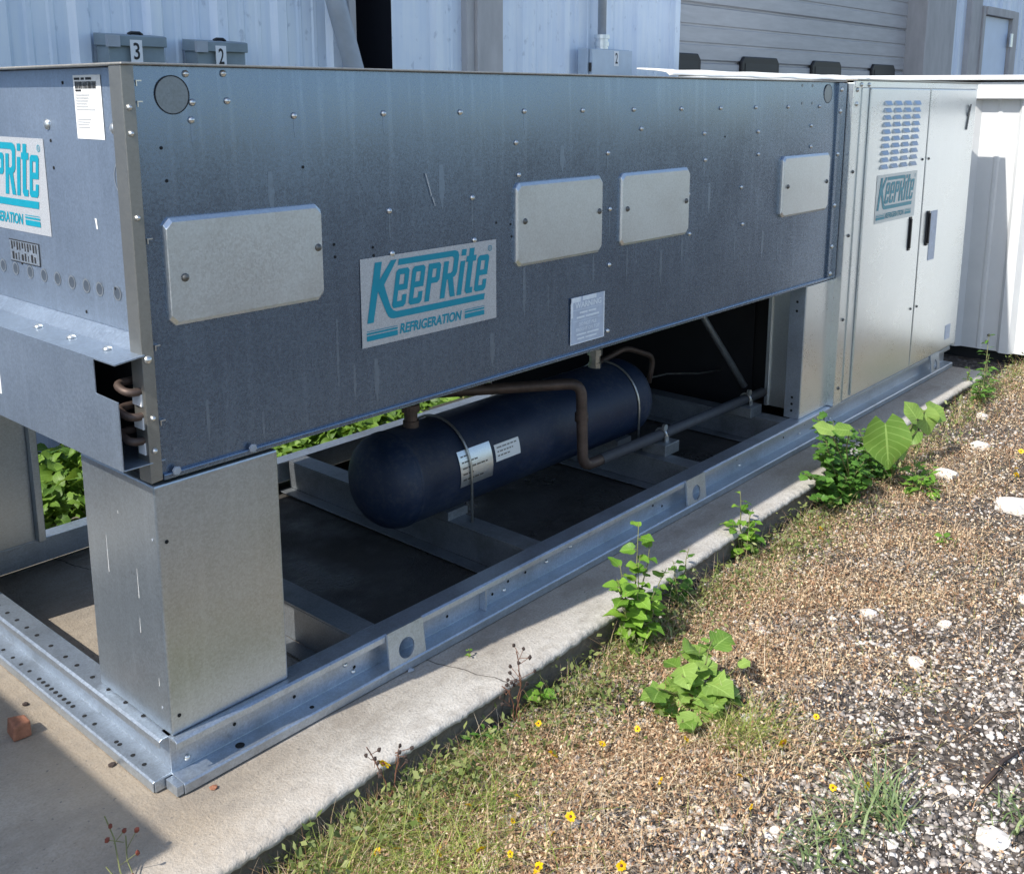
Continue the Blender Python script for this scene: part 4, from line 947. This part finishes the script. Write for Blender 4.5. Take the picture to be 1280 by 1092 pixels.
# ---- yellow wildflowers
def flower_proto(seed, n=8):
    rr = random.Random(seed); pe = MB(); ce = MB()
    for k_ in range(n):
        a_ = 2 * math.pi * k_ / n + rr.uniform(-.15, .15)
        d = Vector((math.cos(a_), math.sin(a_), rr.uniform(.0, .35)))
        pe.add(*leaf_geo(d * .003, d, (0, 0, 1), rr.uniform(.012, .016), 'oval', .2, .15, 1.35, 5))
    ce.lathe([(0, .0045), (.003, .0045), (.005, .002)], (0, 0, -.001), (0, 0, 1), 10)
    return pe, ce
FL = [(.53, -.55, 1, 'yellow daisy like flower facing up with a round dark centre in the dry weeds'), (.34, -.431, 2, 'yellow flower pair bloom at the upper edge of the green grass patch'), (.728, -.491, 1, 'open yellow flower with dark red centre on the dry weeds left of the broad leaves'), (.814, -.578, 1, 'yellow flower seen edge on just left of the broad leaved weed'),
      (.543, -.692, 1, None), (.489, -.686, 0, None), (.80, -.758, 1, None), (.301, -.529, 1, None), (.506, -.854, 1, None), (.858, -.961, 0, None), (1.039, -1.071, 0, None), (1.092, -1.13, 1, None), (1.106, -.913, 1, None), (.917, -.611, 0, None),
      (.97, -.72, 0, 'small dark centred flower resting against the lowest broad pale leaf'), (.77, -.41, 0, None), (.21, -.433, 1, None), (.241, -.461, 1, None), (.334, -.619, 1, None), (3.404, -.803, 1, None), (3.43, -.79, 1, None), (3.673, -.744, 1, None), (.396, -.723, 1, None), (.459, -.597, 0, None), (2.42, -.40, 1, 'orange yellow flower alone in front of the bushy weed'),
      (.42, -.50, 0, None), (.62, -.66, 0, None), (.27, -.56, 0, None), (.70, -.82, 0, None), (.38, -.66, 0, None), (1.25, -.93, 0, None), (.66, -.47, 0, None), (.95, -.88, 0, None),
      (.335, -.315, 2, 'drooping yellow flower leaning over the pad edge beside a seed stalk')]
pm = None
for i, (x, y, sz, lab) in enumerate(FL):
    z = float(gz(x, y)); hh = random.uniform(.03, .06) if i != len(FL) - 1 else .13
    far = x > 3
    t = thing('yellow_flower', lab or ('small yellow wildflower far off at the right edge of the gravel' if far else 'small yellow wildflower with dark centre scattered in the weeds and gravel'), 'flower', (x, y, z), 'yellow wildflowers')
    pe, ce = flower_proto(i % 3, 8)
    if i < 3:
        if pm is None: pm = []
        a_ = obj('petals', pe, M['petal'], None, True, fixn=False); c_ = obj('flower_centre', ce, M['bud'], None, True)
        pm.append((a_.data, c_.data)); bpy.data.objects.remove(a_); bpy.data.objects.remove(c_)
    pd, cd = pm[i % len(pm)]
    rot = (random.uniform(-1.3, 1.0), random.uniform(-1.2, .9), random.uniform(0, 6)); sc = (.5, .75, 1.05)[sz] * random.uniform(.8, 1.15)
    for nm, dt in (('petals', pd), ('flower_centre', cd)):
        o = bpy.data.objects.new(nm, dt); C.objects.link(o); o.parent = t; o.location = (0, 0, hh); o.rotation_euler = rot; o.scale = (sc, sc, sc)
    s_ = MB().tube([(0, 0, 0), (.004, .003, hh * .6), (0, 0, hh)], .001, 5); so_ = obj('stem', s_, M['bark'], None, fixn=False); so_.parent = t

# ------------------------------------------------------------------ ground cover
def inside(x, y, m=.0): return y < edge_y(x) - .006 - m
def blades(n, xf, h, w, bendf, mat, name, seg=3):
    """curved grass blades as one mesh; xf() -> (x, y) arrays"""
    r = np.random.default_rng(hash(name) % 9999 if False else len(name) * 31 + n)
    P = xf(r, n); n = len(P); z = gz(P[:, 0], P[:, 1]) - .003
    a = r.uniform(0, 2 * np.pi, n); hh = h[0] + (h[1] - h[0]) * r.random(n) ** 1.5; ww = r.uniform(*w, n); bd = r.uniform(*bendf, n)
    dx, dy = np.cos(a), np.sin(a); V = np.zeros((n, (seg + 1) * 2, 3))
    for k_ in range(seg + 1):
        t = k_ / seg; off = bd * hh * t * t; zz = hh * (t - .35 * bd * t * t); wd_ = ww * (1 - t * .92) * .5
        for s_, q in ((-1, 0), (1, 1)):
            V[:, 2 * k_ + q, 0] = P[:, 0] + dx * off - dy * wd_ * s_; V[:, 2 * k_ + q, 1] = P[:, 1] + dy * off + dx * wd_ * s_; V[:, 2 * k_ + q, 2] = z + zz
    b_ = np.arange(n)[:, None] * (seg + 1) * 2
    F = np.concatenate([b_ + np.array([[2 * k_, 2 * k_ + 1, 2 * k_ + 3, 2 * k_ + 2]]) for k_ in range(seg)], 0)
    return npobj(name, V.reshape(-1, 3), F, mat)
def sample(r, n, dens, x0=-.5, x1=5.6, y0=-2.3, y1=-.2):
    out = []; tot = 0
    while tot < n:
        p = np.stack([r.uniform(x0, x1, n * 2), r.uniform(y0, y1, n * 2)], 1)
        p = p[inside(p[:, 0], p[:, 1])]
        # only what the lens or a step to the side of it could see
        p = p[(p[:, 1] > -1.75 + .24 * p[:, 0] - .25) & (p[:, 1] > -1.05 - 1.0 * (p[:, 0] + .6))]
        k_ = r.random(len(p)) < dens(p[:, 0], p[:, 1]); out.append(p[k_]); tot += k_.sum()
        if len(out) > 60: break
    return np.concatenate(out)[:n]
def sn(x, y, f=2.3, s=0.0): return .5 + .25 * (np.sin(x * f + s) * np.cos(y * f * 1.3 + s * 2) + np.sin(x * f * 2.7 + y * f * 1.9 + s * 3))
def dist_pad(x, y): return edge_y(x) - y
def d_dry(x, y):
    d = dist_pad(x, y)
    a = np.exp(-(np.clip(d - .15, 0, 9) / (.40 + .14 * np.clip(x - .6, 0, 2))) ** 2)
    return np.clip(a * (.10 + 1.15 * sn(x, y, 4.1, 1.0) * (.55 + .9 * sn(y, x, 11.0, 2.0))), .03, 1) * np.clip((d - .02) / .06, .05, 1)
def d_grav(x, y):
    return (1.0 - .62 * np.clip(d_dry(x, y) * 1.2, 0, 1)) * np.clip(.15 + 1.25 * sn(x * 1.0, y, 9.0, 4.0) * (.5 + sn(x, y, 3.0, 1.7)), .12, 1)
def d_dist(x, y): return np.clip(1.6 / (np.hypot(x + 1.02, y + 1.9) ** 1.6), .1, 1)
b = bmesh.new(); bmesh.ops.create_icosphere(b, subdivisions=1, radius=1.0)
ICO_V = np.array([v.co[:] for v in b.verts]); ICO_F = np.array([[v.index for v in f.verts] for f in b.faces]); b.free()
def stones(n, dens, size, name, mat, seed, sink=.35):
    r = np.random.default_rng(seed); P = sample(r, n, dens); n = len(P)
    s_ = size[0] + (size[1] - size[0]) * r.random(n) ** 3.4
    V = ICO_V[None] * (1 + r.uniform(-.32, .32, (n, 12, 1))); V = V * (s_[:, None, None] * np.stack([r.uniform(.8, 1.5, n), r.uniform(.7, 1.1, n), r.uniform(.5, .85, n)], 1)[:, None, :])
    a = r.uniform(0, 6.28, n); c, s2 = np.cos(a)[:, None], np.sin(a)[:, None]
    tl = r.normal(0, .3, n)[:, None]
    x, y, z = V[..., 0], V[..., 1], V[..., 2]; z2 = z + x * tl
    X = x * c - y * s2 + P[:, :1]; Y = x * s2 + y * c + P[:, 1:]; Z = z2 + (gz(P[:, 0], P[:, 1]) + s_ * (.6 - sink))[:, None]
    F = (np.arange(n)[:, None, None] * 12 + ICO_F[None]).reshape(-1, 3)
    return kind(npobj(name, np.stack([X, Y, Z], -1).reshape(-1, 3), F, mat), 'stuff')
stones(95000, lambda x, y: d_grav(x, y) * d_dist(x, y), (.0014, .0095), 'gravel', M['gravel'], 5)
def chips(n, dens, name, mat, seed, ln=(.006, .02), wd_=(.25, .6), up_=.02):
    """little dry leaves and stem bits, bent quads lying and standing at all angles"""
    r = np.random.default_rng(seed); P = sample(r, n, dens); n = len(P)
    l = r.uniform(*ln, n) ; w = l * r.uniform(*wd_, n)
    a = r.uniform(0, 6.28, n); el = r.uniform(-.4, 1.1, n); tw = r.uniform(-1, 1, n)
    d = np.stack([np.cos(a) * np.cos(el), np.sin(a) * np.cos(el), np.sin(el)], 1)
    s_ = np.stack([-np.sin(a) * np.cos(tw), np.cos(a) * np.cos(tw), np.sin(tw)], 1)
    c = np.concatenate([P, (gz(P[:, 0], P[:, 1]) + r.random(n) ** 2 * up_)[:, None]], 1)
    up_v = np.cross(d, s_); bd = r.uniform(-.4, .4, n)[:, None]
    V = np.stack([c, c + d * l[:, None] * .5 + s_ * w[:, None] * .5, c + d * l[:, None] + up_v * bd * l[:, None], c + d * l[:, None] * .5 - s_ * w[:, None] * .5 + up_v * bd * l[:, None] * .4], 1)
    F = np.arange(n * 4).reshape(n, 4)
    return kind(npobj(name, V.reshape(-1, 3), F, mat), 'stuff')
chips(135000, lambda x, y: d_dry(x, y) * d_dist(x, y), 'dry_ground_cover', M['dry'], 8, (.0045, .013), (.25, .65), .035)
def d_green(x, y):
    d = dist_pad(x, y); return np.exp(-((d - .13) / .10) ** 2) * (.3 + sn(x, y, 5, 2)) * (np.where(x < 2.4, 1, .8))
chips(8500, lambda x, y: np.clip(d_green(x, y), 0, 1) * d_dist(x, y), 'low_green_weeds', M['cover'], 9, (.008, .022), (.3, .7), .05)
def clump(cx, cy, sx, sy):
    def f(r, n):
        p = np.stack([r.normal(cx, sx, n), r.normal(cy, sy, n)], 1); return p[inside(p[:, 0], p[:, 1])]
    return f
kind(blades(1300, lambda r, n: sample(r, n, lambda x, y: np.exp(-((x - .2) / .25) ** 2 - ((y + .5) / .17) ** 2)), (.04, .15), (.0018, .0042), (.5, 1.9), M['grass'], 'grass'), 'stuff')
kind(blades(2600, lambda r, n: sample(r, n, lambda x, y: np.clip(d_dry(x, y) * .5 + d_green(x, y), 0, 1) * d_dist(x, y)), (.015, .07), (.0012, .0026), (.1, 1.4), M['grass'], 'grass'), 'stuff')
kind(blades(15000, lambda r, n: sample(r, n, lambda x, y: np.clip(d_dry(x, y) * 1.1, 0, 1) * d_dist(x, y)), (.02, .12), (.001, .0026), (.5, 3.0), M['dry'], 'dry_grass'), 'stuff')
def d_edge(x, y): return np.exp(-((dist_pad(x, y) - .075) / .05) ** 2) * (.15 + 1.0 * sn(x, y, 6.0, 3.0)) * d_dist(x, y)
kind(blades(1500, lambda r, n: sample(r, n, d_edge), (.04, .13), (.0012, .0028), (.2, 1.5), M['grass'], 'grass'), 'stuff')
kind(blades(2600, lambda r, n: sample(r, n, d_edge), (.04, .15), (.001, .0022), (.2, 1.6), M['dry'], 'dry_grass'), 'stuff')
chips(4500, lambda x, y: np.clip(d_edge(x, y) * 1.5, 0, 1), 'low_green_weeds', M['cover'], 19, (.010, .026), (.3, .7), .10)
for cx, cy, sx, n, hh, lab in ((1.13, -.80, .055, 230, .13, 'tuft of fine bright grass beside the broad leaved weed'), (1.05, -1.17, .05, 90, .14, 'tuft of coarse blue green grass on the open gravel at the bottom'), (.88, -1.12, .05, 60, .09, 'thin tuft of coarse grass at the bottom edge left of the big tuft'), (1.28, -1.05, .03, 26, .08, 'sparse grass tuft on the gravel above the white stone'), (1.6, -1.05, .03, 26, .07, 'sparse grass tuft among pale pebbles toward the right edge'), (1.25, -1.42, .05, 34, .1, 'few long grass blades beside the big white stone')):
    coarse = 'coarse' in lab or 'long' in lab
    o = blades(n, clump(cx, cy, sx, sx * .8), (hh * .4, hh), (.004, .0085) if coarse else (.0018, .0035), (.6, 1.9), M['coarse'] if coarse else M['grass'], 'grass_tuft')
    tag(o, lab, 'grass', 'grass tufts on the gravel')
# larger stones
RK = [(1.147, -1.393, .033, 'big angular white stone on the gravel near the bottom right corner'), (1.25, -1.27, .017, 'white angular pebble just above the big white stone'), (.98, -1.235, .015, 'pale stone below the coarse grass tuft'), (.79, -.93, .014, 'white stone near the bottom edge among dry weeds'), (3.095, -.879, .06, 'flat pale slab of stone at the right edge of the gravel'), (3.278, -.556, .045, 'rounded pale stone just beyond the heart leaved vine'),
      (1.20, -.77, .022, 'pale stone half hidden beside the broad leaved weed'), (1.62, -.58, .018, 'flat grey stone above the broad leaved weed'), (2.38, -1.13, .03, 'pale stone at the right edge lower than the slab'), (1.95, -.78, .024, 'flat white stone in the middle of the open gravel'), (3.75, -.55, .04, 'round pale stone near the far weeds'), (1.75, -1.0, .026, 'long pale stone on the gravel right of centre'), (2.05, -.98, .022, 'blocky pale stone behind the long one'), (.86, -1.02, .013, 'small white stone between the two lower grass tufts'), (4.2, -.42, .03, 'pale stone beside the feathery corner weed')]
for i, (x, y, r_, lab) in enumerate(RK):
    o = obj('stone', lump((0, 0, 0), r_, 60 + i, 2, (1.25, .95, .6), .3), M['rock'], fixn=True); o.location = (x, y, float(gz(x, y)) + r_ * .22); o.rotation_euler = (0, 0, random.uniform(0, 6)); tag(o, lab, 'stone', 'loose pale stones')
for i, (pts, lab) in enumerate(((((1.18, -1.02, .0), (1.3, -1.08, .012), (1.38, -1.12, .004)), 'dark crooked twig lying on the gravel'), (((1.3, -1.32, .004), (1.42, -1.33, .01), (1.55, -1.36, .004)), 'short black stick lying past the big white stone'))):
    o = obj('twig', MB().tube([(a_, b_, float(gz(a_, b_)) + .008 + c_) for a_, b_, c_ in pts], [.006, .005, .003], 7), M['twig'], smooth=True); tag(o, lab, 'twig')
